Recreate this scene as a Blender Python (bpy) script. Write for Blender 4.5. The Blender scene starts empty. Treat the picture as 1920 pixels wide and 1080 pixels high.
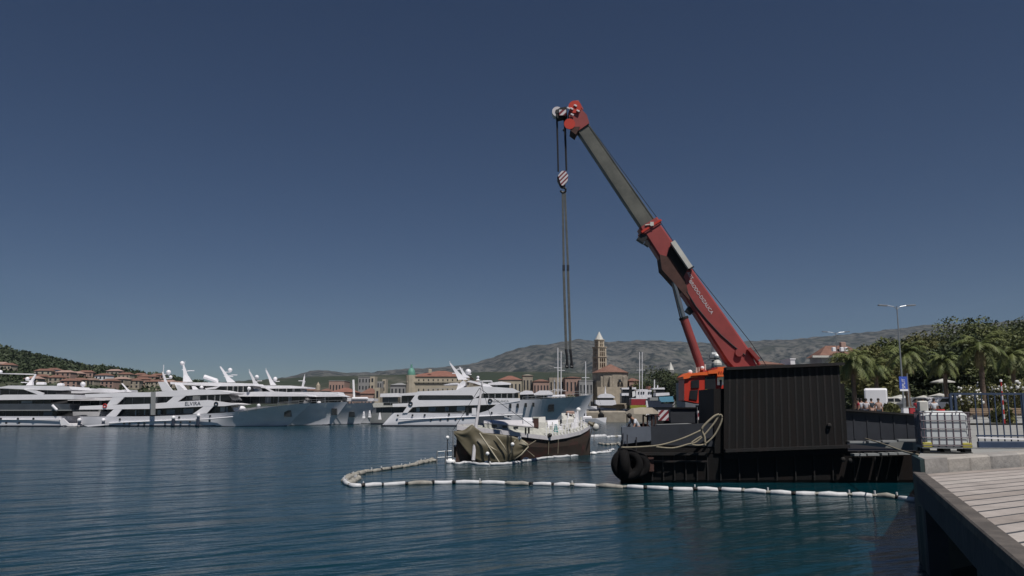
import bpy, bmesh, math, random
from mathutils import Vector, Matrix, noise as mnoise
R = math.radians
SC = bpy.context.scene
COL = SC.collection
random.seed(7)

# ---------------------------------------------------------------- camera
CAMH = 3.8; FPX = 1500.0; HOR = 765.0
PITCH = math.atan((HOR-540)/FPX)
cam_d = bpy.data.cameras.new('camera'); cam = bpy.data.objects.new('camera', cam_d); COL.objects.link(cam)
cam_d.sensor_width = 36; cam_d.lens = 36*FPX/1920; cam_d.clip_start = 0.2; cam_d.clip_end = 30000
cam.location = (0, 0, CAMH); cam.rotation_euler = (R(90)+PITCH, 0, 0)
SC.camera = cam

# ---------------------------------------------------------------- light
SUN_AZ, SUN_EL = 152.0, 60.0      # azimuth clockwise from +Y (the view direction): behind the camera to the right
world = bpy.data.worlds.new('World'); SC.world = world; world.use_nodes = True
wn = world.node_tree; wn.nodes.clear()
wo = wn.nodes.new('ShaderNodeOutputWorld'); wb = wn.nodes.new('ShaderNodeBackground')
sk = wn.nodes.new('ShaderNodeTexSky'); sk.sky_type = 'NISHITA'; sk.sun_disc = False
sk.sun_elevation = R(SUN_EL); sk.sun_rotation = R(SUN_AZ); sk.altitude = 0
sk.air_density = 0.75; sk.dust_density = 0.0; sk.ozone_density = 3.5
hs = wn.nodes.new('ShaderNodeHueSaturation'); hs.inputs['Saturation'].default_value = 1.13; hs.inputs['Value'].default_value = 0.80; hs.inputs['Hue'].default_value = 0.507
wn.links.new(sk.outputs[0], hs.inputs['Color']); wn.links.new(hs.outputs[0], wb.inputs[0])
wb.inputs[1].default_value = 0.05
wn.links.new(wb.outputs[0], wo.inputs[0])
sd = bpy.data.lights.new('sun', 'SUN'); sd.energy = 5.0; sd.angle = R(0.5); sd.color = (1.0, 0.955, 0.9)
sun = bpy.data.objects.new('sun', sd); COL.objects.link(sun)
_sd = Vector((math.sin(R(SUN_AZ))*math.cos(R(SUN_EL)), math.cos(R(SUN_AZ))*math.cos(R(SUN_EL)), math.sin(R(SUN_EL))))
sun.rotation_euler = _sd.to_track_quat('Z', 'Y').to_euler()
SC.view_settings.view_transform = 'Standard'; SC.view_settings.look = 'None'
SC.view_settings.exposure = -0.36; SC.view_settings.gamma = 1.0; SC.view_settings.use_curve_mapping = False
SC.cycles.max_bounces = 6; SC.cycles.volume_bounces = 1

# ---------------------------------------------------------------- helpers
_c, _s = math.cos(PITCH), math.sin(PITCH)
def P(px, py, Y):
    """point of the place at distance Y whose direction is that of a photo pixel"""
    u = (px-960)/FPX; v = (540-py)/FPX
    t = Y/(_c - v*_s)
    return Vector((u*t, Y, CAMH + t*(_s + v*_c)))
def G(px, py, z=0.0):
    """the same on the level z"""
    u = (px-960)/FPX; v = (540-py)/FPX
    dz = _s + v*_c
    t = (z-CAMH)/dz
    return Vector((u*t, t*(_c - v*_s), z))

class MB:
    def __init__(s): s.v = []; s.f = []; s.uv = None
    def add(s, vs, fs):
        n = len(s.v); s.v += [tuple(v) for v in vs]; s.f += [tuple(i+n for i in f) for f in fs]; return s
    def box(s, c, d, rz=0, rx=0, ry=0):
        m = Matrix.Rotation(rz, 3, 'Z') @ Matrix.Rotation(ry, 3, 'Y') @ Matrix.Rotation(rx, 3, 'X')
        c = Vector(c); hx, hy, hz = d[0]/2, d[1]/2, d[2]/2
        vs = [c + m @ Vector((x*hx, y*hy, z*hz)) for z in (-1, 1) for y in (-1, 1) for x in (-1, 1)]
        return s.add(vs, [(0,2,3,1),(4,5,7,6),(0,1,5,4),(2,6,7,3),(0,4,6,2),(1,3,7,5)])
    def cbox(s, c, d, b=0.02, rz=0, rx=0, ry=0):
        """box with chamfered vertical and top edges"""
        m = Matrix.Rotation(rz, 3, 'Z') @ Matrix.Rotation(ry, 3, 'Y') @ Matrix.Rotation(rx, 3, 'X')
        c = Vector(c); hx, hy, hz = d[0]/2, d[1]/2, d[2]/2; b = min(b, hx*.9, hy*.9, hz*.9)
        def ring(x, y, q, z):
            return [(-x+q,-y,z),(x-q,-y,z),(x,-y+q,z),(x,y-q,z),(x-q,y,z),(-x+q,y,z),(-x,y-q,z),(-x,-y+q,z)]
        rs = ring(hx,hy,b,-hz)+ring(hx,hy,b,hz-b)+ring(hx-b,hy-b,b,hz)
        vs = [c + m @ Vector(p) for p in rs]
        fs = [tuple(range(7,-1,-1)), tuple(range(16,24))]
        for k in (0, 8):
            for i in range(8): j=(i+1)%8; fs.append((k+i,k+j,k+8+j,k+8+i))
        return s.add(vs, fs)
    def tube(s, pts, r, n=6, close=True):
        pts = [Vector(p) for p in pts]; rr = r if isinstance(r, (list, tuple)) else [r]*len(pts)
        rings = []; up = Vector((0, 0, 1))
        for i, p in enumerate(pts):
            t = (pts[min(i+1, len(pts)-1)] - pts[max(i-1, 0)])
            if t.length < 1e-9: t = Vector((0,0,1))
            t.normalize()
            a = t.cross(up)
            if a.length < 1e-3: a = t.cross(Vector((0,1,0)))
            a.normalize(); b = t.cross(a)
            rings.append([p + (a*math.cos(2*math.pi*k/n) + b*math.sin(2*math.pi*k/n))*rr[i] for k in range(n)])
        vs = [v for q in rings for v in q]; fs = []
        for i in range(len(pts)-1):
            for k in range(n):
                k2 = (k+1) % n; fs.append((i*n+k, (i+1)*n+k, (i+1)*n+k2, i*n+k2))
        if close: fs += [tuple(range(n)), tuple(range(len(vs)-1, len(vs)-n-1, -1))]
        return s.add(vs, fs)
    def prism(s, pts, d):
        """closed outline (any plane) pushed along d"""
        d = Vector(d); pts = [Vector(p) for p in pts]; n = len(pts)
        nrm = Vector((0,0,0))
        for i in range(n): nrm += pts[i].cross(pts[(i+1)%n])
        fs = [(i, (i+1)%n, n+(i+1)%n, n+i) for i in range(n)]
        a = tuple(range(n)); b = tuple(range(2*n-1, n-1, -1))
        if nrm.dot(d) > 0: fs = [f for f in fs]; caps = [a[::-1], b[::-1]]
        else: fs = [f[::-1] for f in fs]; caps = [a, b]
        return s.add(pts + [p+d for p in pts], fs + caps)
    def ball(s, c, r, n=8, m=6, sq=(1,1,1)):
        c = Vector(c); vs = []; fs = []
        for j in range(1, m):
            th = math.pi*j/m
            for i in range(n):
                a = 2*math.pi*i/n
                vs.append(c+Vector((r*sq[0]*math.sin(th)*math.cos(a), r*sq[1]*math.sin(th)*math.sin(a), r*sq[2]*math.cos(th))))
        vs += [c+Vector((0,0,r*sq[2])), c-Vector((0,0,r*sq[2]))]; T = len(vs)-2
        for j in range(m-2):
            for i in range(n): k=(i+1)%n; fs.append((j*n+i,(j+1)*n+i,(j+1)*n+k,j*n+k))
        for i in range(n): k=(i+1)%n; fs += [(T,i,k),(T+1,(m-2)*n+k,(m-2)*n+i)]
        return s.add(vs, fs)
    def torus(s, c, r, t, axis='Y', n=14, m=7):
        c = Vector(c); vs = []; fs = []
        for i in range(n):
            a = 2*math.pi*i/n
            for j in range(m):
                b = 2*math.pi*j/m; q = r+t*math.cos(b); w = t*math.sin(b)
                x, y, z = q*math.cos(a), w, q*math.sin(a)
                if axis == 'Z': x, y, z = x, z, y
                elif axis == 'X': x, y, z = y, x, z
                vs.append(c+Vector((x,y,z)))
        for i in range(n):
            for j in range(m): fs.append((i*m+j, i*m+(j+1)%m, ((i+1)%n)*m+(j+1)%m, ((i+1)%n)*m+j))
        return s.add(vs, fs)
    def loft(s, secs, closed=False, caps=True):
        n = len(secs[0]); vs = [p for q in secs for p in q]; fs = []
        for i in range(len(secs)-1):
            for k in range(n if closed else n-1):
                k2 = (k+1) % n; fs.append((i*n+k, i*n+k2, (i+1)*n+k2, (i+1)*n+k))
        if caps: fs += [tuple(range(n-1, -1, -1)), tuple(range((len(secs)-1)*n, len(secs)*n))]
        return s.add(vs, fs)

def wloc(o):
    v = Vector((0, 0, 0))
    while o is not None: v = v + o.location; o = o.parent
    return v
def mesh(name, mb, mat, off=Vector((0,0,0)), smooth=False):
    me = bpy.data.meshes.new(name)
    me.from_pydata([(a-off[0], b-off[1], c-off[2]) for a, b, c in mb.v], [], mb.f)
    for m in (mat if isinstance(mat, (list, tuple)) else [mat]): me.materials.append(m)
    if smooth:
        me.shade_smooth()
        if smooth == 'edge': me.set_sharp_from_angle(angle=R(38))
    return me
def obj(name, mb, mat, parent=None, label=None, smooth=False, local=False, loc=None, kind=None):
    """world-space geometry unless local"""
    off = Vector(loc) if loc is not None else Vector((0,0,0))
    base = wloc(parent) if parent is not None else Vector((0,0,0))
    me = mesh(name, mb, mat, (off if local is False and parent is None else (Vector((0,0,0)) if local else base)), smooth)
    o = bpy.data.objects.new(name, me); COL.objects.link(o)
    if parent is not None: o.parent = parent
    elif loc is not None: o.location = loc
    if label: o['label'] = label
    if kind: o['kind'] = kind
    return o
def fixn(o):
    bm = bmesh.new(); bm.from_mesh(o.data); bmesh.ops.recalc_face_normals(bm, faces=bm.faces); bm.to_mesh(o.data); bm.free(); return o
def tag(o, label, cat, group=None):
    o['label'] = label; o['category'] = cat
    if group: o['group'] = group
    return o
def thing(name, label, cat, loc, group=None, rz=0):
    o = bpy.data.objects.new(name, None); COL.objects.link(o); o.location = loc; o.rotation_euler.z = rz; o.empty_display_size = .3
    return tag(o, label, cat, group)
def kids(o): return [c for c in COL.objects if c.parent == o]
def copy_tree(o, parent=None, cache={}):
    c = o.copy(); COL.objects.link(c); c.parent = parent
    for ch in list(o.children): copy_tree(ch, c)
    return c
def dup(o, loc, label, rz=0, scale=None):
    c = copy_tree(o); c.location = loc; c.rotation_euler.z = rz; c['label'] = label
    if scale: c.scale = scale if isinstance(scale, tuple) else (scale,)*3
    return c

# ---------------------------------------------------------------- materials
def mat(name, col, rough=0.6, var=0.12, scale=3.0, metal=0.0, bump=0.0, bscale=20.0, stretch=(1,1,1), spec=0.5, col2=None, mixlo=0.45, mixhi=0.65, coat=0.0):
    m = bpy.data.materials.new(name); m.use_nodes = True; nt = m.node_tree; N = nt.nodes; L = nt.links
    b = N['Principled BSDF']; b.inputs['Roughness'].default_value = rough; b.inputs['Metallic'].default_value = metal
    b.inputs['Specular IOR Level'].default_value = spec
    if coat: b.inputs['Coat Weight'].default_value = coat
    tc = N.new('ShaderNodeTexCoord'); mp = N.new('ShaderNodeMapping'); mp.inputs['Scale'].default_value = stretch
    L.new(tc.outputs['Object'], mp.inputs['Vector'])
    nz = N.new('ShaderNodeTexNoise'); nz.inputs['Scale'].default_value = scale; nz.inputs['Detail'].default_value = 5; nz.inputs['Roughness'].default_value = 0.62
    L.new(mp.outputs[0], nz.inputs['Vector'])
    cr = N.new('ShaderNodeValToRGB'); e = cr.color_ramp.elements
    c2 = col2 if col2 else tuple(min(1, c*(1+var)) for c in col)
    c1 = col if col2 else tuple(c*(1-var) for c in col)
    e[0].position = mixlo if col2 else 0.3; e[1].position = mixhi if col2 else 0.7
    e[0].color = (*c1, 1); e[1].color = (*c2, 1)
    L.new(nz.outputs['Fac'], cr.inputs['Fac']); L.new(cr.outputs['Color'], b.inputs['Base Color'])
    if bump:
        n2 = N.new('ShaderNodeTexNoise'); n2.inputs['Scale'].default_value = bscale; n2.inputs['Detail'].default_value = 4
        L.new(mp.outputs[0], n2.inputs['Vector'])
        bp = N.new('ShaderNodeBump'); bp.inputs['Strength'].default_value = bump; bp.inputs['Distance'].default_value = 0.05
        L.new(n2.outputs['Fac'], bp.inputs['Height']); L.new(bp.outputs[0], b.inputs['Normal'])
    return m
M = {}
M['white'] = mat('white_paint', (.83,.82,.85), .35, .05, .6)
M['white_hull'] = mat('white_hull_paint', (.74,.74,.78), .25, .07, .35, stretch=(1,1,2.5))
M['offwhite'] = mat('off_white', (.55,.54,.50), .5, .1, 2)
M['glass'] = mat('dark_glass', (.026,.029,.033), .12, .2, 1)
M['ggrey'] = mat('grey_glass', (.06,.07,.085), .2, .2, .5)
M['greypaint'] = mat('grey_paint', (.16,.17,.19), .5, .12, 1)
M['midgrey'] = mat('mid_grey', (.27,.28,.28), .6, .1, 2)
M['teak'] = mat('teak_deck', (.30,.22,.15), .7, .12, 6)
M['navy'] = mat('navy_cloth', (.025,.035,.06), .8, .2, 4)
M['black'] = mat('black_paint', (.012,.012,.013), .5, .3, 1.2)
M['antifoul'] = mat('antifouling_paint', (.012,.016,.03), .6, .3, 1)
M['red_ring'] = mat('red_plastic', (.45,.03,.03), .5, .1, 5)
M['steel'] = mat('galvanised_steel', (.35,.36,.37), .4, .12, 8, metal=.6)
M['rust_black'] = mat('rusty_black_steel', (.0065,.006,.006), .7, .3, .55, stretch=(1.4,1.4,.35), col2=(.014,.008,.006), mixlo=.45, mixhi=.75, bump=.2, bscale=6, spec=.3)
M['rust_rib'] = mat('rusty_rib_steel', (.007,.0065,.0065), .7, .3, 1.5, col2=(.018,.010,.008), mixlo=.48, mixhi=.75, bump=.3, bscale=9)
M['barge_grey'] = mat('barge_grey_paint', (.115,.13,.16), .6, .12, 1.5, bump=.1, bscale=5)
M['barge_navy'] = mat('barge_dark_paint', (.026,.029,.037), .6, .2, 1.2, bump=.1, bscale=5)
M['rubber'] = mat('tyre_rubber', (.008,.0075,.008), .9, .3, 5, bump=.2, bscale=15, spec=.2)
M['rust'] = mat('rust', (.065,.030,.024), .85, .3, 2.5, bump=.2)
M['boom_red'] = mat('crane_red_paint', (.31,.060,.055), .45, .12, .7, col2=(.22,.048,.046), mixlo=.4, mixhi=.7)
M['crane_red'] = mat('crane_cab_red_paint', (.50,.04,.022), .45, .1, 1)
M['crane_orange'] = mat('crane_orange_paint', (.80,.14,.03), .5, .08, 1.5)
M['boom_grey'] = mat('weathered_boom_steel', (.085,.088,.078), .5, .2, .8, stretch=(1,1,1), col2=(.15,.15,.13), mixlo=.4, mixhi=.7, metal=.2)
M['chrome'] = mat('polished_rod_steel', (.30,.32,.34), .25, .1, 2, metal=.7)
M['cable'] = mat('cable_steel', (.022,.022,.026), .6, .2, 8)
M['sling'] = mat('grey_sling', (.12,.125,.12), .8, .2, 4)
M['hz_white'] = mat('hazard_white', (.62,.58,.60), .5, .08, 6)
M['hz_red'] = mat('hazard_red', (.20,.022,.035), .5, .12, 6)
M['yellow'] = mat('yellow_sign', (.55,.50,.16), .5, .1, 4)
M['rope'] = mat('mooring_rope', (.27,.235,.17), .9, .2, 12)
M['boomfloat'] = mat('float_fabric', (.58,.585,.60), .6, .12, 3, bump=.3, bscale=8)
M['boomdirty'] = mat('stained_float_fabric', (.30,.285,.25), .7, .3, 4, bump=.3, bscale=8)
M['ibc_plastic'] = mat('translucent_plastic', (.56,.59,.60), .4, .05, 2)
M['ibc_yellow'] = mat('yellow_plastic', (.38,.34,.06), .5, .1, 4)
M['pallet'] = mat('dark_pallet', (.025,.027,.025), .8, .2, 5)
M['stone'] = mat('quay_limestone', (.36,.335,.305), .85, .15, 1.6, bump=.5, bscale=7)
M['stone2'] = mat('quay_limestone_grey', (.29,.275,.26), .85, .18, 1.6, bump=.5, bscale=7)
M['blue_metal'] = mat('blue_fence_paint', (.035,.055,.10), .5, .15, 4)
M['blue_sign'] = mat('blue_banner', (.04,.09,.42), .6, .1, 3)
M['tarp'] = mat('brown_tarpaulin', (.125,.108,.068), .55, .12, 1.4, bump=.35, bscale=3)
M['pale_pole_fold'] = mat('pale_pole_fold_highlight', (.40,.36,.27), .5, .12, 2)
M['hull_brown'] = mat('weathered_brown_hull', (.055,.038,.028), .7, .3, 1.2, col2=(.10,.035,.03), mixlo=.5, mixhi=.7)
M['rail_lilac'] = mat('white_gunwale', (.60,.58,.60), .5, .1, 3)
M['deckpale'] = mat('pale_deck', (.42,.42,.38), .75, .2, 3)
M['teal'] = mat('teal_fabric', (.02,.20,.20), .7, .1, 3)
M['cage'] = mat('cage_tube', (.13,.10,.12), .5, .1, 6)
M['roof_red'] = mat('terracotta_roof', (.25,.115,.085), .85, .25, .6)
M['roof_red2'] = mat('weathered_terracotta_roof', (.20,.105,.078), .85, .25, .6)
M['wall_cream'] = mat('cream_render', (.42,.37,.29), .85, .12, .4)
M['wall_pink'] = mat('pink_render', (.36,.24,.20), .85, .12, .4)
M['wall_grey'] = mat('grey_concrete', (.27,.27,.27), .85, .15, .4)
M['wall_stone'] = mat('old_stone_wall', (.33,.29,.235), .9, .25, .5, bump=.3, bscale=2)
M['stone_dark'] = mat('weathered_stone', (.22,.15,.12), .9, .25, .6)
M['stone_pale'] = mat('pale_tower_stone', (.42,.36,.28), .9, .2, .6)
M['win'] = mat('window_glass', (.03,.033,.04), .25, .2, 1)
M['copper'] = mat('green_copper_dome', (.12,.30,.24), .6, .15, 1)
M['trunk'] = mat('brown_bark', (.085,.06,.045), .9, .25, 4, bump=.4)
M['palmtrunk'] = mat('palm_bark', (.14,.10,.075), .95, .3, 5, bump=.5)
def leafmat(name, a, b):
    m = mat(name, a, .6, .2, .9, col2=b, mixlo=.35, mixhi=.7, spec=.3)
    m.node_tree.nodes['Principled BSDF'].inputs['Subsurface Weight'].default_value = 0
    return m
M['leaf'] = leafmat('dark_foliage', (.065,.085,.030), (.155,.165,.060))
M['leaf2'] = leafmat('olive_foliage', (.085,.092,.034), (.185,.175,.066))
M['leaf3'] = leafmat('deep_foliage', (.030,.045,.020), (.075,.090,.038))
M['palm'] = leafmat('palm_frond', (.070,.095,.028), (.165,.180,.062))
M['palmdry'] = leafmat('dry_palm_frond', (.17,.135,.065), (.28,.23,.12))
M['flower'] = mat('white_flower', (.75,.74,.72), .7, .05, 5)
M['red_cloth'] = mat('red_cloth', (.35,.03,.04), .8, .1, 4)
M['skin'] = mat('skin', (.34,.19,.13), .6, .06, 8)
M['hair'] = mat('dark_hair', (.02,.015,.012), .7, .2, 20)
M['shirt'] = mat('white_shirt', (.62,.64,.68), .8, .06, 6)
M['trousers'] = mat('dark_trousers', (.03,.04,.055), .85, .15, 6)
M['tyre'] = M['rubber']
M['red_hull'] = mat('red_hull_paint', (.30,.03,.04), .5, .1, 1)
M['yellow_hull'] = mat('yellow_boom_fabric', (.38,.36,.05), .6, .12, 1)
M['light_blue'] = mat('light_blue_cover', (.12,.32,.44), .6, .08, 1)
M['glow_white'] = mat('white_buoy_plastic', (.85,.85,.85), .4, .03, 3)
M['asphalt'] = mat('asphalt', (.05,.05,.052), .9, .15, 2)

# ================================================================ SETTING
# ---- water: one sheet to the horizon
def water_mat():
    m = bpy.data.materials.new('harbour_water'); m.use_nodes = True; nt = m.node_tree; N = nt.nodes; L = nt.links
    b = N['Principled BSDF']
    b.inputs['Base Color'].default_value = (.002,.030,.042,1); b.inputs['Roughness'].default_value = .14
    b.inputs['IOR'].default_value = 1.34; b.inputs['Specular IOR Level'].default_value = .5
    tc = N.new('ShaderNodeTexCoord')
    def nz(scale, stretch, rot, det, rough=.55):
        m0 = N.new('ShaderNodeMapping'); m0.inputs['Rotation'].default_value = (0,0,R(rot)); mp = N.new('ShaderNodeMapping'); mp.inputs['Scale'].default_value = stretch
        L.new(tc.outputs['Object'], m0.inputs['Vector']); L.new(m0.outputs[0], mp.inputs['Vector'])
        t = N.new('ShaderNodeTexNoise'); t.inputs['Scale'].default_value = scale; t.inputs['Detail'].default_value = det; t.inputs['Roughness'].default_value = rough
        t.inputs['Distortion'].default_value = .3
        L.new(mp.outputs[0], t.inputs['Vector']); return t.outputs['Fac']
    def mul(a, k):
        q = N.new('ShaderNodeMath'); q.operation = 'MULTIPLY'; L.new(a, q.inputs[0])
        if isinstance(k, float): q.inputs[1].default_value = k
        else: L.new(k, q.inputs[1])
        return q.outputs[0]
    def add(a, c):
        q = N.new('ShaderNodeMath'); q.operation = 'ADD'; L.new(a, q.inputs[0]); L.new(c, q.inputs[1]); return q.outputs[0]
    big = nz(.42, (.30,1,1), -33, 3); mid = nz(1.3, (.38,1,1), -27, 4); fine = nz(4.6, (.55,1,1), 12, 4)
    patch = nz(.035, (.6,1,1), 12, 2)
    h = add(add(mul(big, .95), mul(mid, .26)), mul(mul(fine, .11), patch))
    bp = N.new('ShaderNodeBump'); bp.inputs['Strength'].default_value = .30; bp.inputs['Distance'].default_value = 1.0
    L.new(h, bp.inputs['Height']); L.new(bp.outputs[0], b.inputs['Normal'])
    return m
M['water'] = water_mat()
mb = MB(); mb.add([(-9000,-60,0),(9000,-60,0),(9000,12000,0),(-9000,12000,0)], [(0,1,2,3)])
obj('water', mb, M['water'], kind='structure')

# ---- far mountain range, rocky above and scrubby below
def rock_mat(name, green, rock, rock2, zlo, zhi):
    m = bpy.data.materials.new(name); m.use_nodes = True; nt = m.node_tree; N = nt.nodes; L = nt.links
    b = N['Principled BSDF']; b.inputs['Roughness'].default_value = .95; b.inputs['Specular IOR Level'].default_value = .1
    tc = N.new('ShaderNodeTexCoord'); sp = N.new('ShaderNodeSeparateXYZ'); L.new(tc.outputs['Object'], sp.inputs[0])
    n1 = N.new('ShaderNodeTexNoise'); n1.inputs['Scale'].default_value = .022; n1.inputs['Detail'].default_value = 7; n1.inputs['Roughness'].default_value = .7
    n2 = N.new('ShaderNodeTexNoise'); n2.inputs['Scale'].default_value = .004; n2.inputs['Detail'].default_value = 6; n2.inputs['Roughness'].default_value = .65
    L.new(tc.outputs['Object'], n1.inputs['Vector']); L.new(tc.outputs['Object'], n2.inputs['Vector'])
    r1 = N.new('ShaderNodeValToRGB'); r1.color_ramp.elements[0].position=.43; r1.color_ramp.elements[1].position=.58
    r1.color_ramp.elements[0].color=(*rock,1); r1.color_ramp.elements[1].color=(*rock2,1); L.new(n1.outputs['Fac'], r1.inputs['Fac'])
    mr = N.new('ShaderNodeMapRange'); mr.inputs['From Min'].default_value = zlo; mr.inputs['From Max'].default_value = zhi
    L.new(sp.outputs['Z'], mr.inputs['Value'])
    ad = N.new('ShaderNodeMath'); ad.operation='MULTIPLY_ADD'; ad.inputs[1].default_value=5.0; L.new(n2.outputs['Fac'], ad.inputs[0])
    sb = N.new('ShaderNodeMath'); sb.operation='SUBTRACT'; sb.inputs[1].default_value=2.3; L.new(mr.outputs[0], sb.inputs[0]); L.new(sb.outputs[0], ad.inputs[2])
    cl = N.new('ShaderNodeClamp'); L.new(ad.outputs[0], cl.inputs[0])
    mx = N.new('ShaderNodeMix'); mx.data_type='RGBA'; L.new(cl.outputs[0], mx.inputs['Factor'])
    mx.inputs[6].default_value=(*green,1); L.new(r1.outputs['Color'], mx.inputs[7]); L.new(mx.outputs[2], b.inputs['Base Color'])
    return m
def lerp_profile(pr, x):
    if x <= pr[0][0]: return pr[0][1]
    for (a, b), (c, d) in zip(pr, pr[1:]):
        if x <= c: return b + (d-b)*(x-a)/(c-a)
    return pr[-1][1]
def ridge(name, prof, Y0, Y1, zbase, px0, px1, nx, ny, material, amp, nscale, curve=1.2, back=True):
    mb = MB(); cols = nx+1
    rows = ny+1 + (2 if back else 0)
    for j in range(rows):
        t = min(j/ny, 1.0)
        for i in range(cols):
            px = px0+(px1-px0)*i/nx
            top = P(px, lerp_profile(prof, px), Y1); u = (px-960)/FPX
            Y = Y0+(Y1-Y0)*t
            if j > ny: Y = Y1 + (j-ny)*(Y1-Y0)*.35
            n = mnoise.fractal(Vector((u*Y*nscale, Y*nscale*.8, 3.1)), .9, 2.1, 6)
            ang = (top.z-CAMH)/Y1
            z = zbase + (top.z-zbase)*(t**curve) * (1-(.3*(j-ny) if j > ny else 0))
            lim = CAMH+ang*Y
            env = math.sin(math.pi*min(t,.97)) if t < 1 else 0.0
            z += amp*n*env + (mnoise.noise(Vector((px*.09,1.7,0)))*amp*.10 if t >= .99 else 0)
            if t < .97: z = min(z, lim-2-(1-t)*6)
            mb.v.append((u*Y, Y, max(z, zbase-2)))
    for j in range(rows-1):
        for i in range(nx):
            a = j*cols+i; mb.f.append((a, a+1, a+cols+1, a+cols))
    return obj(name, mb, material, kind='structure', smooth=True)
mt_prof = [(-200,735),(400,716),(500,712),(550,705),(575,697),(605,694),(650,699),(700,698),(745,692),(800,690),(850,687),(880,683),(905,676),(930,668),(960,656),(990,649),(1030,645),(1060,641),(1080,636),(1110,638),(1150,641),(1190,639),(1225,637),(1270,640),(1320,643),(1380,641),(1440,638),(1490,636),(1545,631),(1600,625),(1650,621),(1700,614),(1740,609),(1800,607),(1860,606),(1920,598),(2100,588),(2300,600)]
M['rock'] = rock_mat('rocky_mountain', (.045,.052,.040), (.022,.027,.028), (.125,.12,.11), 20, 200)
M['scrub'] = rock_mat('scrubby_hill', (.035,.045,.028), (.05,.055,.035), (.12,.11,.09), 100, 300)
ridge('mountains', mt_prof, 2100, 4600, 0, -200, 2200, 420, 60, M['rock'], 75, .0032, 1.35)
low_prof = [(380,722),(450,716),(520,710),(600,706),(700,704),(760,702),(840,700),(920,697),(1000,697),(1080,699),(1150,701),(1240,700),(1330,700),(1450,698),(1550,696),(1700,690),(2100,670)]
ridge('foothills', low_prof, 1100, 1900, 0, 380, 2100, 200, 24, M['scrub'], 14, .01, 1.2)
# ---- wooded hill on the left
mar_prof = [(-260,610),(-120,630),(0,652),(31,661),(65,668),(104,676),(137,682),(161,688),(185,691),(200,690),(222,694),(246,697),(263,702),(296,704),(340,713),(400,722),(460,730)]
M['wood_floor'] = mat('wooded_slope', (.030,.045,.020), .95, .3, .03, col2=(.085,.085,.05), mixlo=.5, mixhi=.7)
ridge('wooded_hill', mar_prof, 330, 700, 2, -260, 460, 120, 30, M['wood_floor'], 3, .03, 1.0)
def hill_z(px, Y):
    t = (Y-330)/370.0; top = P(px, lerp_profile(mar_prof, px), 700)
    return 2+(top.z-2)*max(0, min(1, t))
M['hill_leaf'] = leafmat('hill_foliage', (.028,.045,.020), (.065,.080,.034)); wv = MB(); rnd = random.Random(3)
for i in range(5200):
    px = rnd.uniform(-120, 400); t = rnd.random()**.6; Y = 330+370*t
    pyl = 765-(hill_z(px, Y)-CAMH)/Y*FPX
    if pyl > 722 and rnd.random() < .8: continue
    if pyl > 700 and px > 60 and rnd.random() < .45: continue
    z = hill_z(px, Y); x = (px-960)/FPX*Y; r = rnd.uniform(1.6, 3.8)
    for k in range(7):
        a = rnd.uniform(0, 6.28); q = rnd.uniform(0, r*.8); c = Vector((x+q*math.cos(a), Y+q*math.sin(a), z+rnd.uniform(.2, 1.0)*r))
        s = r*rnd.uniform(.25, .5)
        d1 = Vector((rnd.uniform(-1,1), rnd.uniform(-1,1), rnd.uniform(-.6,.6))).normalized()*s
        d2 = Vector((rnd.uniform(-1,1), rnd.uniform(-1,1), rnd.uniform(-.2,1))).normalized()*s
        wv.add([c-d1-d2*.5, c+d1-d2*.5, c+d2], [(0,1,2)])
o = obj('hill_woodland', wv, M['hill_leaf'], kind='stuff'); tag(o, 'dense green woodland covering the hill behind the left yachts', 'woodland')

# ---- town ground behind the harbour and promenade ground on the right
M['town_ground'] = mat('town_ground', (.16,.15,.13), .95, .25, .05)
M['paving'] = mat('pale_paving', (.30,.30,.285), .9, .12, .5, bump=.1, bscale=3)
mb = MB(); mb.prism([(-420,225,-3),(-10,225,-3),(-4,262,-3),(14,262,-3),(30,300,-3),(70,305,-3),(900,305,-3),(900,2400,-3),(-900,2400,-3),(-900,225,-3)], (0,0,4.4))
fixn(obj('town_ground', mb, M['town_ground'], kind='structure'))
# quay: the paved pier with its stone edge, the timber deck lies lower on the camera's side
ZQ = 2.6; ZD = 2.27
E0 = Vector((9.75, 19.3)); ED = Vector((4.6, 3.2)).normalized()      # stone edge
DD = Vector((-.374, -.927))                                          # deck edge, towards the camera
EN = Vector((-ED.y, ED.x))                                           # inland
def e2(a, b, z): p = E0+ED*a+EN*b; return Vector((p.x, p.y, z))
mb = MB()
q0 = e2(0,.75,0); far = Vector((27, 70, 0))
poly = [Vector((10.17,20.42,-3)), e2(60,.62,-3), Vector((400,250,-3)), Vector((400,304,-3)), Vector((72,304,-3)), Vector((47,120,-3)), Vector((25.5,61,-3)), Vector((29,59,-3)), Vector((23.4,44,-3)), Vector((18.8,36,-3)), Vector((12.1,24,-3)), Vector((10.4,20.9,-3))]
mb.prism(poly, (0,0,3+ZQ-.02))
fixn(obj('quay_pavement', mb, M['paving'], kind='structure'))
# rising promenade further back
mb = MB(); g = []
for j, Y in enumerate((59, 70, 100, 140, 190, 260)):
    zz = ZQ-.01+(Y-48)*.0105
    for X in ((18.5+.42*(Y-48)), 45+.6*(Y-48), 400): g.append((X, Y, zz))
mb.v = g
for j in range(5):
    for i in range(2): a=j*3+i; mb.f.append((a,a+1,a+4,a+3))
obj('promenade', mb, M['paving'], kind='structure')
def gz(Y): return ZQ if Y < 48 else ZQ+(Y-48)*.0105
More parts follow.
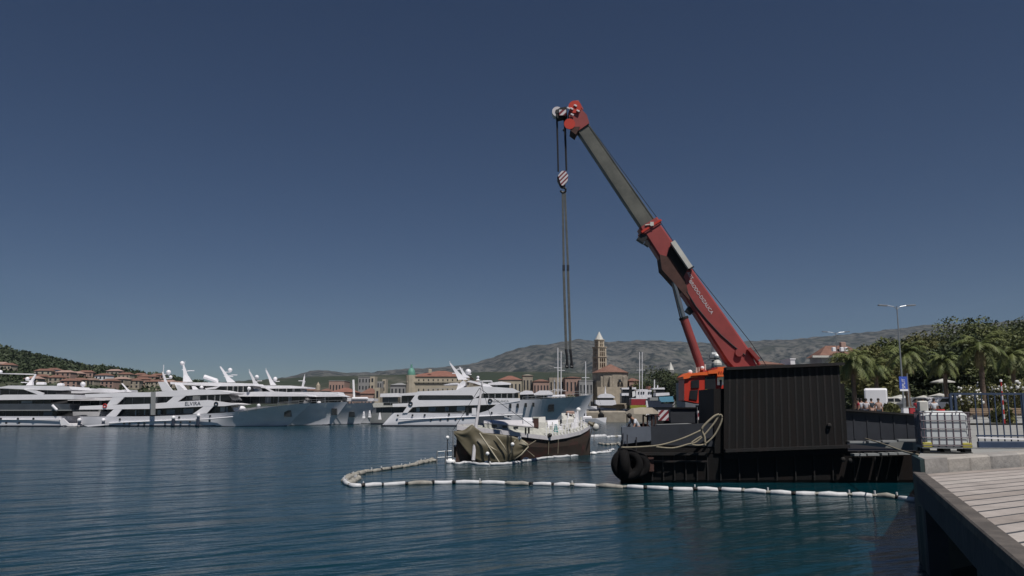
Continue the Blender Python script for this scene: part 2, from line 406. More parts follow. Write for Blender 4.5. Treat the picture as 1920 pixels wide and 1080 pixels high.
# stone kerb blocks
edge = thing('quay_edge', 'pale limestone block edge of the quay above the timber deck', 'quay edge', e2(0,0,ZD-.3))
rnd = random.Random(11); a = -0.05
while a < 16:
    L_ = rnd.choice((1.25,1.45,1.6,1.1)); b_ = MB(); p = e2(a+L_/2, .32+rnd.uniform(-.012,.012), (ZQ+ZD-.9)/2)
    if a < 0: b_.prism([(9.76,19.32,ZD-.9),(E0+ED*(L_-.06)).to_3d()+Vector((0,0,ZD-.9)),(E0+ED*(L_-.06)+EN*.64).to_3d()+Vector((0,0,ZD-.9)),(10.12,20.35,ZD-.9)],(0,0,ZQ-ZD+.905))
    else: b_.cbox(p, (L_-.022, .64, ZQ-ZD+.9+rnd.uniform(-.012,.012)), .045, rz=math.atan2(ED.y, ED.x))
    obj('stone_block', b_, M['stone'] if rnd.random() < .6 else M['stone2'], edge); a += L_
M['teal_steel'] = mat('dark_teal_steel', (.016,.034,.036), .6, .25, 1.5)
wl = MB(); wl.prism([(9.58,19.18,-1),(9.70,19.22,-1),(10.40,21,-1),(10.28,21,-1)],(0,0,ZQ+1+.004)); fixn(obj('corner_wall', wl, M['teal_steel'], edge))
wl = MB(); wl.prism([(9.76,19.32,-1),(12.9,21.5,-1),(12.7,21.8,-1),(9.76,19.8,-1)],(0,0,ZD+.2)); fixn(obj('corner_wall', wl, M['teal_steel'], edge))
M['beam'] = mat('dark_weathered_timber', (.085,.075,.068), .9, .3, 1.5, col2=(.15,.13,.115), mixlo=.45, mixhi=.7, bump=.5, bscale=6)
M['fascia'] = mat('dark_fascia_timber', (.045,.05,.058), .85, .25, 1.2, bump=.3, bscale=6)
# ---- timber deck: boards one by one
def plank_mat(name, c):
    return mat(name, c, .85, .22, 1.1, stretch=(1,1,1), bump=.5, bscale=5, spec=.25)
PL = [plank_mat('weathered_board_%s' % n, c) for n, c in (('grey', (.385,.345,.32)), ('pale', (.44,.40,.37)), ('brown', (.32,.28,.255)))]
deck = thing('timber_deck', 'weathered timber boardwalk deck in the bottom right corner', 'deck', (8, 10, ZD))
bd = Vector((math.sin(R(58)), math.cos(R(58)))); bn = Vector((-bd.y, bd.x))
def edge_hit(p):
    # intersection of p + t*bd with the deck edge line E0 + s*DD
    det = bd.x*(-DD.y) - bd.y*(-DD.x); w = E0-p
    return (w.x*(-DD.y) - w.y*(-DD.x))/det
rnd = random.Random(5)
k = 0; pitch = .44; n0 = Vector((E0.x, E0.y)) + EN*(-.02)
while True:
    off = n0 - bn*(.26+pitch*k)
    t0 = edge_hit(off); st = off+bd*(t0+.55)
    if st.y < 1.0: break
    ln = 13.0; w = pitch-rnd.uniform(.060,.080)
    zt = rnd.uniform(-.001,.002); c = st+bd*ln/2
    pa = off+bn*w/2; pb = off-bn*w/2; pa0 = pa+bd*(edge_hit(pa)-.12); pb0 = pb+bd*(edge_hit(pb)-.12); pa1 = pa+bd*(t0+ln); pb1 = pb+bd*(t0+ln)
    b_ = MB(); b_.prism([(q.x, q.y, ZD-.05+zt) for q in (pb0, pb1, pa1, pa0)], (0,0,.05))
    # keep clear of the stone edge
    fixn(obj('deck_board', b_, PL[rnd.choice((0,0,1,1,2))], deck))
    k += 1
    if k > 120: break
b_ = MB(); q1 = E0+DD*24; b_.prism([(E0.x-.05,E0.y-.3,ZD-.05),(q1.x-.05,q1.y,ZD-.05),(q1.x+16,q1.y,ZD-.05),(E0.x+13,E0.y+8.0,ZD-.05)],(0,0,.046)); fixn(obj('gap_shade_sheet', b_, M['fascia'], deck))  # added dark sheet that puts shade into the gaps between boards
dl = 24.0; ang = math.atan2(DD.y, DD.x); dn = Vector((DD.y, -DD.x))
if dn.x < 0: dn = -dn
def e3(s, w, z): p = E0+DD*s+dn*w; return Vector((p.x, p.y, z))
b_ = MB(); b_.cbox(e3(dl/2+.0, -.14, ZD-.03), (dl, .26, .14), .02, rz=ang); obj('edge_beam', b_, M['beam'], deck)
b_ = MB(); b_.box(e3(dl/2+.05, -.15, ZD-.37), (dl, .12, .5), rz=ang); obj('fascia_board', b_, M['fascia'], deck)
for s_ in (.35, 8.2, 16.0):
    b_ = MB(); b_.box(e3(s_, .10, .5), (.42, .42, 3.2), rz=ang); obj('pile', b_, M['fascia'], deck)
for s_ in range(0, 20, 3):
    b_ = MB(); b_.box(e3(s_+1.4, 4.0, ZD-.17), (.16, 7.6, .22), rz=ang); obj('joist', b_, M['fascia'], deck)

# ---- air: one closed box of thin haze
hz=MB(); hz.box((300,3600,440),(7400,7600,890)); ho=obj('haze',hz,None or M['glass'],kind='stuff'); ho['label']='thin pale summer haze over the harbour'
hm=bpy.data.materials.new('haze_air'); hm.use_nodes=True; hn=hm.node_tree; hn.nodes.clear(); ho_=hn.nodes.new('ShaderNodeOutputMaterial'); pv=hn.nodes.new('ShaderNodeVolumePrincipled')
pv.inputs['Color'].default_value=(.66,.81,1,1); pv.inputs['Density'].default_value=3.6e-5; pv.inputs['Anisotropy'].default_value=.1; hn.links.new(pv.outputs[0],ho_.inputs['Volume']); ho.data.materials[0]=hm

# ================================================================ FONT WRITING (flat print on surfaces)
def writing(name, text, size, mat_, parent, loc, ux, uy):
    """text lying in the plane spanned by ux, uy, starting at loc (world)"""
    cu = bpy.data.curves.new(name, 'FONT'); cu.body = text; cu.size = size; cu.extrude = .004; cu.align_x = 'CENTER'; cu.align_y = 'CENTER'
    t = bpy.data.objects.new('tmp', cu); COL.objects.link(t)
    dg = bpy.context.evaluated_depsgraph_get(); me = bpy.data.meshes.new_from_object(t.evaluated_get(dg)); bpy.data.objects.remove(t)
    ux = Vector(ux).normalized(); uy = Vector(uy).normalized(); uz = ux.cross(uy)
    m = Matrix((ux, uy, uz)).transposed().to_4x4(); m.translation = Vector(loc)-wloc(parent); me.transform(m)
    me.materials.clear(); me.materials.append(mat_)
    o = bpy.data.objects.new(name, me); COL.objects.link(o); o.parent = parent; return o

# ================================================================ YACHTS
def band(mb, pts, Y, y0, y1):
    pp = [P(a, b, Y) for a, b in pts]; pp = [Vector((p.x, y0, p.z)) for p in pp]
    mb.prism(pp, (0, y1-y0, 0)); return mb
def mast(root, Y, base, top, w=1.0, domes=(), bars=(), sticks=()):
    b = P(*base, Y); t = P(*top, Y); m = MB()
    k = Vector((1,0,0))
    m.loft([[b+Vector((-.55*w,-.35,0)), b+Vector((.75*w,-.35,0)), b+Vector((.75*w,.35,0)), b+Vector((-.55*w,.35,0))],
            [b*.6+t*.4+Vector((-.30*w,-.2,0)), b*.6+t*.4+Vector((.30*w,-.2,0)), b*.6+t*.4+Vector((.30*w,.2,0)), b*.6+t*.4+Vector((-.30*w,.2,0))],
            [t+Vector((-.14,-.1,0)), t+Vector((.14,-.1,0)), t+Vector((.14,.1,0)), t+Vector((-.14,.1,0))]], closed=True)
    o = fixn(obj('mast', m, M['white'], root))
    for (px, py, r) in domes:
        c = P(px, py, Y); d = MB(); d.ball(c, r, 12, 8); q = b+(t-b)*max(0, min(1, (c.z-b.z-r)/(t.z-b.z)))
        d.tube([q, c+Vector((0,0,-r*.8))], .10, 5); obj('radar_dome', d, M['white'], o, smooth=True)
    for (x0, x1, py) in bars:
        a = P(x0, py, Y); c = P(x1, py, Y); d = MB(); d.box((a+c)/2, ((c-a).length, .3, .16)); q = b+(t-b)*max(0, min(1, (a.z-b.z)/(t.z-b.z)))
        d.tube([(a+c)/2, q+Vector((0,0,-.2))], .07, 5); obj('radar_bar', d, M['white'], o)
    for (a0, b0, a1, b1, r) in sticks:
        d = MB(); d.tube([P(a0,b0,Y), P(a1,b1,Y)], r, 5); obj('antenna', d, M['white'], o)
    return o
def yacht(label, Y, beam, hull, bands, glass, plates=(), ports=(), big=(), mullions=(), rings=(), fenders=(), rub=None, group=None, hullmat='white_hull', name='motor_yacht', cat='yacht', wl=None, rails=()):
    xs = [h[0] for h in hull]; cx = (min(xs)+max(xs))/2
    base = P(cx, HOR, Y); root = thing(name, label, cat, (base.x, Y+beam/2, 0), group)
    yc = Y+beam/2; secs = []
    # station: px deck, py deck, px waterline, half beam at deck, half beam at waterline
    for pxd, pyd, pxw, hd, hw in hull:
        d = P(pxd, pyd, Y); w = P(pxw, 800, Y); zt = d.z
        def pt(k, sgn):
            if k == 0: return Vector((d.x, yc+sgn*hd, zt))
            if k == 1: t = .68
            if k == 2: t = .36
            if k == 3: t = .0
            if k == 4: return Vector((w.x+(0), yc+sgn*hw*.9, -.7))
            h = hw+(hd-hw)*t**1.25
            return Vector((w.x+(d.x-w.x)*t**1.05, yc+sgn*h, zt*t+.0))
        secs.append([pt(k,-1) for k in range(5)] + [pt(k,1) for k in range(4,-1,-1)])
    fine = []
    for i in range(len(secs)-1):
        a0, a1, a2, a3 = secs[max(i-1,0)], secs[i], secs[i+1], secs[min(i+2,len(secs)-1)]
        for q in range(4):
            t = q/4; fine.append([.5*((2*p1)+(p2-p0)*t+(2*p0-5*p1+4*p2-p3)*t*t+(3*p1-p0-3*p2+p3)*t**3) for p0,p1,p2,p3 in zip(a0,a1,a2,a3)])
    fine.append(secs[-1])
    m = MB(); m.loft(fine); o = fixn(obj('hull', m, M[hullmat], root, smooth='edge'))
    # boot stripe
    for sgn, ix in ((-1,3),(1,6)):
        m = MB()
        for i in range(len(fine)-1):
            q = [fine[j][ix]+Vector((0,sgn*.03,0)) for j in (i, i+1)]
            m.add([q[0]+Vector((0,0,-.2)), q[1]+Vector((0,0,-.2)), q[1]+Vector((0,sgn*.03,.3)), q[0]+Vector((0,sgn*.03,.3))], [(0,1,2,3)])
        obj('boot_stripe', m, M['antifoul'], root)
    if rub:
        m = MB(); z = []
        for px, py in rub: p = P(px, py, Y); z.append(Vector((p.x, Y-.06, p.z)))
        m.tube(z, .13, 6); obj('rub_rail', m, M['white'], root)
    for g in glass:                                     # set-back deckhouse with dark windows
        m = MB(); ins = g[1] if len(g) > 1 else 1.1
        band(m, g[0], Y, Y+ins, Y+beam-ins); fixn(obj('deckhouse_window', m, M[g[2]] if len(g) > 2 else M['glass'], root))
        pts = [P(a_, b_, Y) for a_, b_ in g[0]]; xs_ = [p.x for p in pts]; prn = random.Random(int(Y)+len(pts)); xx = min(xs_)+1.5
        while xx < max(xs_)-1.0 and ins > .5:
            zs = [pts[i].z+(pts[(i+1)%len(pts)].z-pts[i].z)*(xx-pts[i].x)/(pts[(i+1)%len(pts)].x-pts[i].x) for i in range(len(pts)) if (pts[i].x-xx)*(pts[(i+1)%len(pts)].x-xx) < 0]
            if len(zs) > 1 and max(zs)-min(zs) > .5:
                wd = prn.choice((.07,.07,.07,.5)); m = MB(); m.box((xx, Y+ins-.03, (max(zs)+min(zs))/2), (wd, .05, max(zs)-min(zs))); obj('window_frame', m, M['greypaint' if wd < .1 else 'midgrey'], root)
            xx += prn.uniform(1.5, 2.6)
    for g in bands:
        ins = g[1] if len(g) > 1 else 0.0; m = MB(); band(m, g[0], Y, Y+ins, Y+beam-ins)
        fixn(obj(g[3] if len(g) > 3 else 'deck', m, M[g[2]] if len(g) > 2 else M['white'], root))
    for g in plates:
        for y0 in (Y+.02, Y+beam-.32):
            m = MB(); band(m, g[0], Y, y0, y0+.3); fixn(obj('side_panel', m, M[g[1]] if len(g) > 1 else M['white'], root))
    for (a, b, c, d, ins, mt) in big:                   # window or panel rectangle standing just proud
        m = MB(); p = P(a, b, Y); q = P(c, d, Y); m.box(((p.x+q.x)/2, Y+ins, (p.z+q.z)/2), (abs(q.x-p.x), .08, abs(p.z-q.z))); obj('window', m, M[mt], root)
    for (px, py, ins) in ports:
        m = MB(); p = P(px, py, Y); c = Vector((p.x, Y+ins, p.z)); m.prism([c+Vector((.22*math.cos(a*math.pi/4), 0, .22*math.sin(a*math.pi/4))) for a in range(8)], (0,.1,0)); obj('porthole', fix(m), M['glass'], root)
    for (px, y0, y1, ins) in mullions:
        m = MB(); p = P(px, y0, Y); q = P(px, y1, Y); m.box((p.x, Y+ins-.05, (p.z+q.z)/2), (.22, .12, abs(p.z-q.z))); obj('pillar', m, M['offwhite'], root)
    for (px, py, mt) in rings:
        m = MB(); p = P(px, py, Y); m.torus((p.x, Y-.1, p.z), .36, .11); obj('life_ring', m, M[mt], root, smooth=True)
    for (px, py) in fenders:
        p = P(px, py, Y); m = MB(); m.ball((p.x, Y-.45, p.z), .42, 10, 7); f = obj('fender', m, M['white'], root, smooth=True)
        m = MB(); m.tube([(p.x, Y-.42, p.z-.3), (p.x, Y-.42, .25)], [.30,.34], 8); obj('fender_cover', m, M['navy'], f)
    for pts in rails:
        m = MB(); tops = [P(a, b, Y) for a, b in pts]
        for i in range(len(tops)-1):
            a, b = tops[i], tops[i+1]; n = max(1, int((b-a).length/1.6))
            for k in range(n+1):
                t = a+(b-a)*k/n; m.tube([(t.x, Y+.15, t.z), (t.x, Y+.15, t.z-.9)], .035, 4)
            for dz in (0, -.45): m.tube([(a.x, Y+.15, a.z+dz), (b.x, Y+.15, b.z+dz)], .035, 4)
        obj('railing', m, M['steel'], root)
    return root
def fix(m): return m
YG = 'white motor yachts moored side by side'
# --- the far left yacht
y = yacht('white motor yacht cut by the left edge of the picture', 165, 8.5,
  [(-230,778,-215,1.2,.4),(-150,780,-150,3.6,2.6),(-60,780.5,-60,4.2,4),(60,780.5,60,4.2,4),(112,780.5,112,4.1,3.9)],
  bands=[([(-60,726),(0,725.5),(14,722.8),(100,723.3),(128,725),(132,730.5),(111,732),(44,730),(0,728),(-60,729)],.3,'white','roof'),
         ([(-120,742),(0,741),(7,740),(111,739.5),(138,740),(138,748.6),(80,749),(0,750),(-120,750)],0),
         ([(-130,768.6),(129,768.2),(129,770),(-130,770.4)],.1,'midgrey'),
         ([(116,793),(133,796),(134,799.5),(112,799.5)],.8,'white','swim_platform')],
  glass=[([(-60,729),(60,731),(98,732),(98,740),(-60,741)],1.4),([(-120,750),(90,749),(90,758),(-120,758)],1.2),([(-120,757),(128,757),(128,768.4),(-120,768.6)],.25,'ggrey'),([(-130,770),(100,770),(100,780.5),(-130,780.5)],1.2)],
  plates=[([(44,730),(66,732),(82,737),(80,740.5),(70,739.5)],),([(111,785),(118,784),(131,796),(114,798)],)],
  ports=[(3,785,-.3),(35,785,-.3),(64,785,-.3),(13,793,-.28),(37,793,-.28)],
  big=[(34,751.3,54,756.3,1.15,'offwhite'),(76,771,92,779.5,1.15,'midgrey')],
  rub=[(-140,787),(113,786.6)], group=YG)
mast(y, 169, (55,722.5), (67,702), 1.0, domes=[(51.5,710.5,.42),(1,697.5,.4)], bars=[(40,50,717)])
m = MB(); m.tube([P(98,760,164.6), P(107,769,164.6)], .28, 8); obj('passerelle', m, M['white'], y)
m = MB()
for (a,b,c) in ((70,85,719),(109,119,721)): p=P(a,c,168); q=P(b,c,168); m.cbox((p+q)/2, ((q-p).length,1.2,.5), .15)
obj('life_raft', m, M['white'], y)
# white grey boat parked between the two
y = yacht('low white yacht showing its curved flybridge behind the two left yachts', 176, 7,
  [(90,775,95,.8,.3),(130,772,130,3.2,2.8),(240,772,240,3.4,3.2),(300,772,300,3.2,3)],
  bands=[([(113,737),(135,731),(160,728),(165,731),(185,728),(212,733),(232,730.5),(232,735),(205,736.5),(170,736),(150,737.5)],.4),([(120,745),(250,745),(250,751),(120,751)],.1)],
  glass=[([(120,737),(235,736),(235,745),(120,745)],1.2),([(120,751),(250,751),(250,772),(120,772)],1.1)], group=YG)
mast(y, 178, (155,728), (156,724), .6, domes=[(155.5,720.5,.55)])
mast(y, 178, (243,735), (229,719), .5)

# --- the cruiser with its name on the side
y = yacht('long white three deck cruiser with dark blue covered fenders and a name on its side', 167, 8.5,
  [(146,781,150,3.6,3.3),(200,781,200,4.2,4),(300,780,300,4.25,4.1),(400,775,390,4.25,3.7),(440,772,425,4.2,2.9),(480,766.5,458,4.0,2.0),(520,761,490,3.4,1.1),(550,757.5,513,2.3,.5),(573,755,528,.35,.12)],
  bands=[([(159,739),(230,736),(280,735.5),(345,731),(369,730),(406,731),(435,736.3),(428,738.7),(363,741),(324,743.5),(280,744),(161,745)],0,'white','roof'),
         ([(150,761.5),(196,759.6),(283,757),(332,753),(390,750),(406,752),(447,758),(421,761.5),(384,762),(280,766.7),(148,768)],0)],
  glass=[([(215,745),(424,740),(432,750),(405,752.5),(215,760)],1.1),([(205,768),(386,762),(430,762),(436,773),(205,780)],1.0)],
  plates=[([(211,744.5),(233,744.5),(218.5,758.4),(200,759.8)],),([(213,767.5),(229,767),(217.6,781),(198,781)],),
          ([(326,743),(351,740),(331,754.3),(312,754.8)],),([(382,761.8),(400,761.5),(387.4,775.3),(361,776.5)],),
          ([(296,716),(310,716),(324,732.8),(304,733.4)],),([(330,722),(336,722),(346,731),(333,732)],)],
  ports=[(336,782.5,-.05),(394,780,-.1),(310,793,-.15),(339,792,-.1),(356,791,-.05),(392,789,.3),(233,794,-.15),(243,794,-.15),(260,794,-.15),(271,794,-.15),(225,786,-.1)],
  big=[(352,743.5,357,749,1.0,'ggrey'),(358,742,370,749.8,1.0,'offwhite'),(309,768,324,776.8,.95,'midgrey'),(341,766,359,775.3,.95,'midgrey'),(410,763,418,772,.95,'offwhite'),(292,768.4,297,777.6,.95,'offwhite')],
  mullions=[(371,742,751,1.0),(386,741.5,750.5,1.0),(400,741,751,1.0),(410,741,753,1.0),(251,769,779,.95),(268,768,778,.95)],
  rings=[(197,761,'red_ring'),(405.5,757.3,'black')],
  fenders=[(151,787.5),(196,787.5),(327,783.2),(373.5,779)], rub=[(205,793),(280,789.8),(387,786),(437,781.5)],
  rails=[((447,768.5),(480,763),(520,757),(560,752.5))], group=YG)
mast(y, 171, (316,732), (305,697), .8, domes=[(316,698,.5),(320,707,.36)], sticks=[(306.5,697,307,684,.07)])
m = MB(); band(m, [(284.5,735),(292,735),(291.5,778),(284,778)], 166.3, 165.9, 166.3); obj('gangway', m, M['midgrey'], y)
p = P(361,757,166.9); writing('name', 'ELVIRA', 1.05, M['navy'], y, (p.x, 166.94, p.z), (1,0,.03), (0,0,1))
m = MB(); p = P(440,768,169); m.ball(p, .9, 8, 5, (1.5,.8,.6)); q = P(452,766,169); m.ball(q, .7, 8, 5, (1.4,.8,.8)); obj('covered_winch', m, M['white'], y)
m = MB(); p = P(485,760.5,169); m.ball(p, .4, 8, 6); obj('white_buoy', m, M['white'], y)
p = P(533,775.5,167); m = MB(); m.box((p.x, 170.1, p.z), (1.3,1.6,1.3)); obj('anchor_pocket', m, M['glass'], y)
m = MB(); band(m, [(158,797.5),(196,795),(196,797.5),(166,800)], 163.5, 163.3, 165.2); obj('swim_platform', m, M['white'], y)

# --- second row
y = yacht('white yacht with a tall forked mast, second bow from the left behind the named cruiser', 177, 8.5,
  [(300,772,300,3.6,3.4),(420,768,410,4.1,3.8),(500,762,485,4.1,2.8),(560,758,535,3.8,1.7),(610,755,575,2.6,.9),(645,753,612,.35,.12)],
  bands=[([(318,716),(339,717),(409,717),(472,719),(476,723.4),(410,724),(351,722),(318,720)],.4,'white','roof'),
         ([(420,739),(440,736),(480,734.5),(520,734),(575,740),(578,743),(520,743.3),(428,743.3)],0),([(320,732),(430,733),(430,738),(320,738)],.1)],
  glass=[([(352,723),(470,724),(474,735),(352,735)],1.3),([(400,743),(570,743),(566,757),(400,757)],1.1)],
  plates=[([(384,728),(412,724),(404,729),(386,730.5)],)],
  mullions=[(423,724,735,1.2),(434,724,735,1.2),(443,724,735,1.2),(453,724,735,1.2),(463,724,735,1.2),(500,744,755,1.0),(520,744,755,1.0),(540,744,755,1.0)],
  big=[(495,744,505,756,1.0,'midgrey')],
  rails=[((520,755),(560,751),(610,748))], group=YG)
mast(y, 181, (351,716), (344,684), 1.5, domes=[(341.5,681,.48)], bars=[(352,364,695)], sticks=[(346,684,347,677,.05),(345,694,341,693,.08)])
mast(y, 181, (433,717), (413,687), 1.3, domes=[(431.5,694,.5)], bars=[(434,445,703),(420,437,706)])
m = MB(); m.tube([P(383,706,181), P(407,714,181)], .45, 8); m.tube([P(407,712,181), P(407,717.5,181)], .3, 6); obj('deck_crane', m, M['white'], y)
for px,py in ((378,726.5),(467,728.5)): m = MB(); m.ball(P(px,py,176.7), .42, 8, 6); obj('searchlight', m, M['white'], y)
p = P(621,772,177); m = MB(); m.box((p.x, 180.4, p.z), (1.1,1.2,1.4)); obj('anchor_pocket', m, M['glass'], y)

y = yacht('white yacht with twin raked masts, third bow from the left', 187, 8.5,
  [(420,770,420,3.6,3.4),(540,765,525,4.1,3.3),(610,759,590,4,2.2),(660,756,635,3.0,1.2),(690,755,655,1.6,.5),(708,755,668,.3,.1)],
  bands=[([(481,722),(500,722.6),(545,723),(576,725.5),(575,728),(500,728.5),(483,726.5)],.4,'white','roof'),
         ([(520,739),(545,735),(600,735),(632,739.5),(645,743.5),(600,744),(520,744)],0)],
  glass=[([(484,726),(560,728),(562,737),(484,737)],1.3),([(500,744),(640,744),(636,757),(500,757)],1.1)],
  plates=[([(497,728),(503,728),(516,735),(508,735)],)],
  mullions=[(520,728,736,1.2),(535,728,736,1.2),(575,745,756,1.0),(592,745,756,1.0),(608,745,756,1.0)],
  rails=[((600,752),(650,750),(700,750))], group=YG)
mast(y, 191, (481,723), (468,697), 1.0, domes=[(481.5,707,.5)], bars=[(483,491,714)], sticks=[(468,697,467,692,.06)])
mast(y, 191, (512,722), (499,694), 1.0, domes=[(516,710.5,.5)], bars=[(517,524,715)], sticks=[(499,694,498.5,690,.06)])
for px, py, q in ((553,751,.55),(598,755,.45)):
    m = MB(); m.ball(P(px,py,186.4), q, 9, 7, (1.1,1,.9)); obj('white_buoy', m, M['white'], y, smooth=True)
p = P(656,777,187); m = MB(); m.box((p.x, 189.7, p.z), (1.2,1.2,1.2)); obj('anchor_pocket', m, M['glass'], y)

y = yacht('white yacht with a thin white pole standing on its foredeck, furthest of the left row', 197, 8,
  [(500,772,500,3.6,3.4),(600,765,590,3.9,3.3),(660,759,645,3.6,2.0),(700,757,678,2.2,.9),(722,757,694,.3,.1)],
  bands=[([(540,741),(574,735),(632,735),(636,741),(600,742.5)],.4,'white','roof'),([(640,746),(700,747),(700,752),(640,752)],.8)],
  glass=[([(575,741),(640,742),(640,752),(575,752)],1.2),([(600,737),(620,737),(620,739),(600,739)],.3)],
  mullions=[(590,742,750,1.1),(615,742,750,1.1)], group=YG)
mast(y, 199, (566,735), (571,706), .8, bars=[(560,569,714)], sticks=[(571,706,571.5,702,.07),(571,714,567,726,.25)])
m = MB(); m.tube([P(664,747,199), P(662.4,712,199)], .27, 8); obj('pole', m, M['glow_white'], y)
m = MB(); p=P(648,745,198); m.cbox(p,(1.0,1,.9),.2); q=P(675,746.5,198); m.cbox(q,(4,1.2,.5),.2); obj('deck_locker', m, M['white'], y)

# --- grey stern-on boats between
y = yacht('grey hulled launch with a white cabin roof left of the central yacht', 190, 6,
  [(690,776,694,2.6,2.2),(715,774,715,2.8,2.6),(745,774,745,2.8,2.6)],
  bands=[([(713,738),(746,737),(748,744),(712,744.5)],.2,'white','roof'),([(698,757),(706,755),(762,755),(762,762),(700,764)],.1,'offwhite')],
  glass=[([(716,744),(745,744),(745,756),(716,756)],.8,'ggrey'),([(704,763),(760,762),(760,774),(704,774)],.9,'ggrey')], hullmat='midgrey', name='launch', cat='boat')
for px, py in ((682,777.5),(693,776),(712,780)):
    m = MB(); p = P(px,py,189); m.tube([p+Vector((0,0,-.8)), p+Vector((0,0,.8))], [.45,.12], 8); obj('fender', m, M['white'], y)
y = yacht('white yacht with a low flat roof directly behind the stern of the central yacht', 186, 7,
  [(735,775,735,3,2.8),(790,772,790,3.3,3),(900,770,890,3.2,2.4)],
  bands=[([(749,738),(800,734),(860,734),(860,739),(749,742)],.2,'white','roof'),([(736,757),(770,755),(800,755),(800,762),(736,763)],.1)],
  glass=[([(752,741),(800,739),(800,757),(752,757)],.9)])

# --- the central cruiser
y = yacht('large white three deck cruiser with twin raked masts in the middle of the harbour', 168, 8.6,
  [(734,775,714,3.0,2.8),(745,774,722,3.9,3.7),(800,774,800,4.25,4.15),(900,774,900,4.3,4.15),(942,752,935,4.3,4.0),(985,749.5,965,4.25,3.3),(1015,748,985,4.1,2.4),(1045,746,1006,3.3,1.4),(1066,745,1022,2.0,.6),(1082,744,1035,.3,.1)],
  bands=[([(783,734),(856,731),(866,726.5),(905,724),(962,728),(975,734.5),(965,737),(905,737.5),(889,747.5),(785,750)],0,'white','upper_deck'),
         ([(770,757),(784,747),(900,746.5),(975,746.5),(975,752),(935,758.5),(785,762.5),(770,764)],0),
         ([(874,715),(882,713),(915,720),(926,726.5),(915,727),(888,718)],.8,'white','roof'),
         ([(858,721),(868,713),(872,716),(872,722),(866,727),(855,731)],1.0),
         ([(846,718),(858,717.5),(858,720.5),(830,721.2)],.9,'white','roof')],
  glass=[([(893,737.5),(972,737),(972,746.6),(889,747)],1.0),([(764,773.5),(774,762.5),(935,758),(935,766),(920,774)],.7),([(716,755),(762,755),(762,760),(716,760)],2.0)],
  plates=[([(783,734),(796,734),(764,774),(755,774)],),([(736,757),(767,756),(764,760),(736,763)],)],
  ports=[(746,779,-.12),(773.5,778.5,-.12),(796.5,778,-.12),(842,777,-.12),(922,774,-.1),(808,787,-.05),(826,786.5,-.05),(840,786.5,-.05),(854.5,786,-.05),(868.5,785.5,-.05),(953,780.5,-.1)],
  big=[(788,741,883,749,-.03,'glass'),(780,763.5,786,772,.62,'offwhite'),(803,763,816,771.5,.62,'midgrey'),(834,762.5,841,771,.62,'midgrey'),(856,761.5,872,771,.62,'offwhite'),(874,765,879,778,-.06,'glass'),(885,765,893,778,-.05,'white')],
  mullions=[(905,738,747,.95),(916,738,747,.95),(928,738,747,.95),(940,738,746.5,.95),(951,738,746.5,.95),(962,738,746.5,.95)],
  rings=[(770,757,'black'),(919,751.5,'black')], rub=[(748,786),(800,785),(890,781),(980,777)],
  rails=[((980,744.5),(1015,742),(1050,740),(1078,739)),((800,729.5),(855,727.5)),((896,777),(930,776),(960,775.5))], group=None)
for px in (957,971,986,1000):
    p = P(px, 761-(px-957)*.05, 168); m = MB(); m.box((p.x, 168.06, p.z), (.45,.3,.85)); obj('hull_window', m, M['glass'], y)
for px in (787.5, 883.5):
    p = P(px, 745, 168); m = MB(); m.prism([Vector((p.x+.45*math.cos(a*math.pi/6), 167.93, p.z+.44*math.sin(a*math.pi/6))) for a in range(12)], (0,.08,0)); obj('window', m, M['glass'], y)
mast(y, 172, (867,712), (844,681), 1.6, bars=[(848,862,700),(858,868,692)], sticks=[(844,681,843,677,.05)])
mast(y, 172, (874,708), (862,688), 1.1, domes=[(878,697,.62)], bars=[(866,884,702)])
p = P(936,752,168); writing('name', 'CASABLANCA', .62, M['midgrey'], y, (p.x, 167.93, p.z), (1,0,0), (0,0,1))
p = P(1034,765,168); m = MB(); m.box((p.x, 170.2, p.z), (1.2,1.8,1.5)); obj('anchor_pocket', m, M['glass'], y)
m = MB(); band(m, [(893,782),(945,780),(943,793),(893,795)], 167.9, 167.75, 168.1); obj('shell_door', m, M['ggrey'], y)
# --- next cruiser right of it, white awnings and dark bow
y = yacht('white cruiser with a dark shaded raised bow behind the central cruiser', 178, 8.6,
  [(880,760,880,4,3.9),(980,756,965,4.2,3.7),(1040,748,1010,4.1,2.3),(1080,744,1040,3.2,1.3),(1100,741,1065,2.1,.7),(1116,738.5,1090,.3,.1)],
  bands=[([(1001,738),(1012,732),(1030,732),(1038,737),(1036,740),(1001,741)],.6,'white','roof'),([(975,736),(985,732),(998,733),(1002,739),(975,740)],.4,'white','roof'),
         ([(915,718),(940,715),(958,718),(958,721),(915,722)],1,'white','roof'),([(906,713),(922,713),(922,715),(892,715.5)],1,'white','roof')],
  glass=[([(975,739),(1035,740),(1035,748),(975,750)],1.3),([(918,721),(955,721),(955,727),(918,727)],1.3)],
  big=[], mullions=[(990,740,748,1.2),(1005,740,748,1.2),(1020,740,748,1.2)],
  rails=[((1074,734),(1110,733))])
mast(y, 180, (896,713), (896,709), .8, domes=[(896,707.5,.32)])
for (x0,x1,py) in ((1025,1060,742.5),):
    m = MB(); a=P(x0,py,179.5); b=P(x1,py,179.5); m.cbox((a+b)/2, ((b-a).length, 1.4, .55), .2); obj('white_tender', m, M['white'], y)

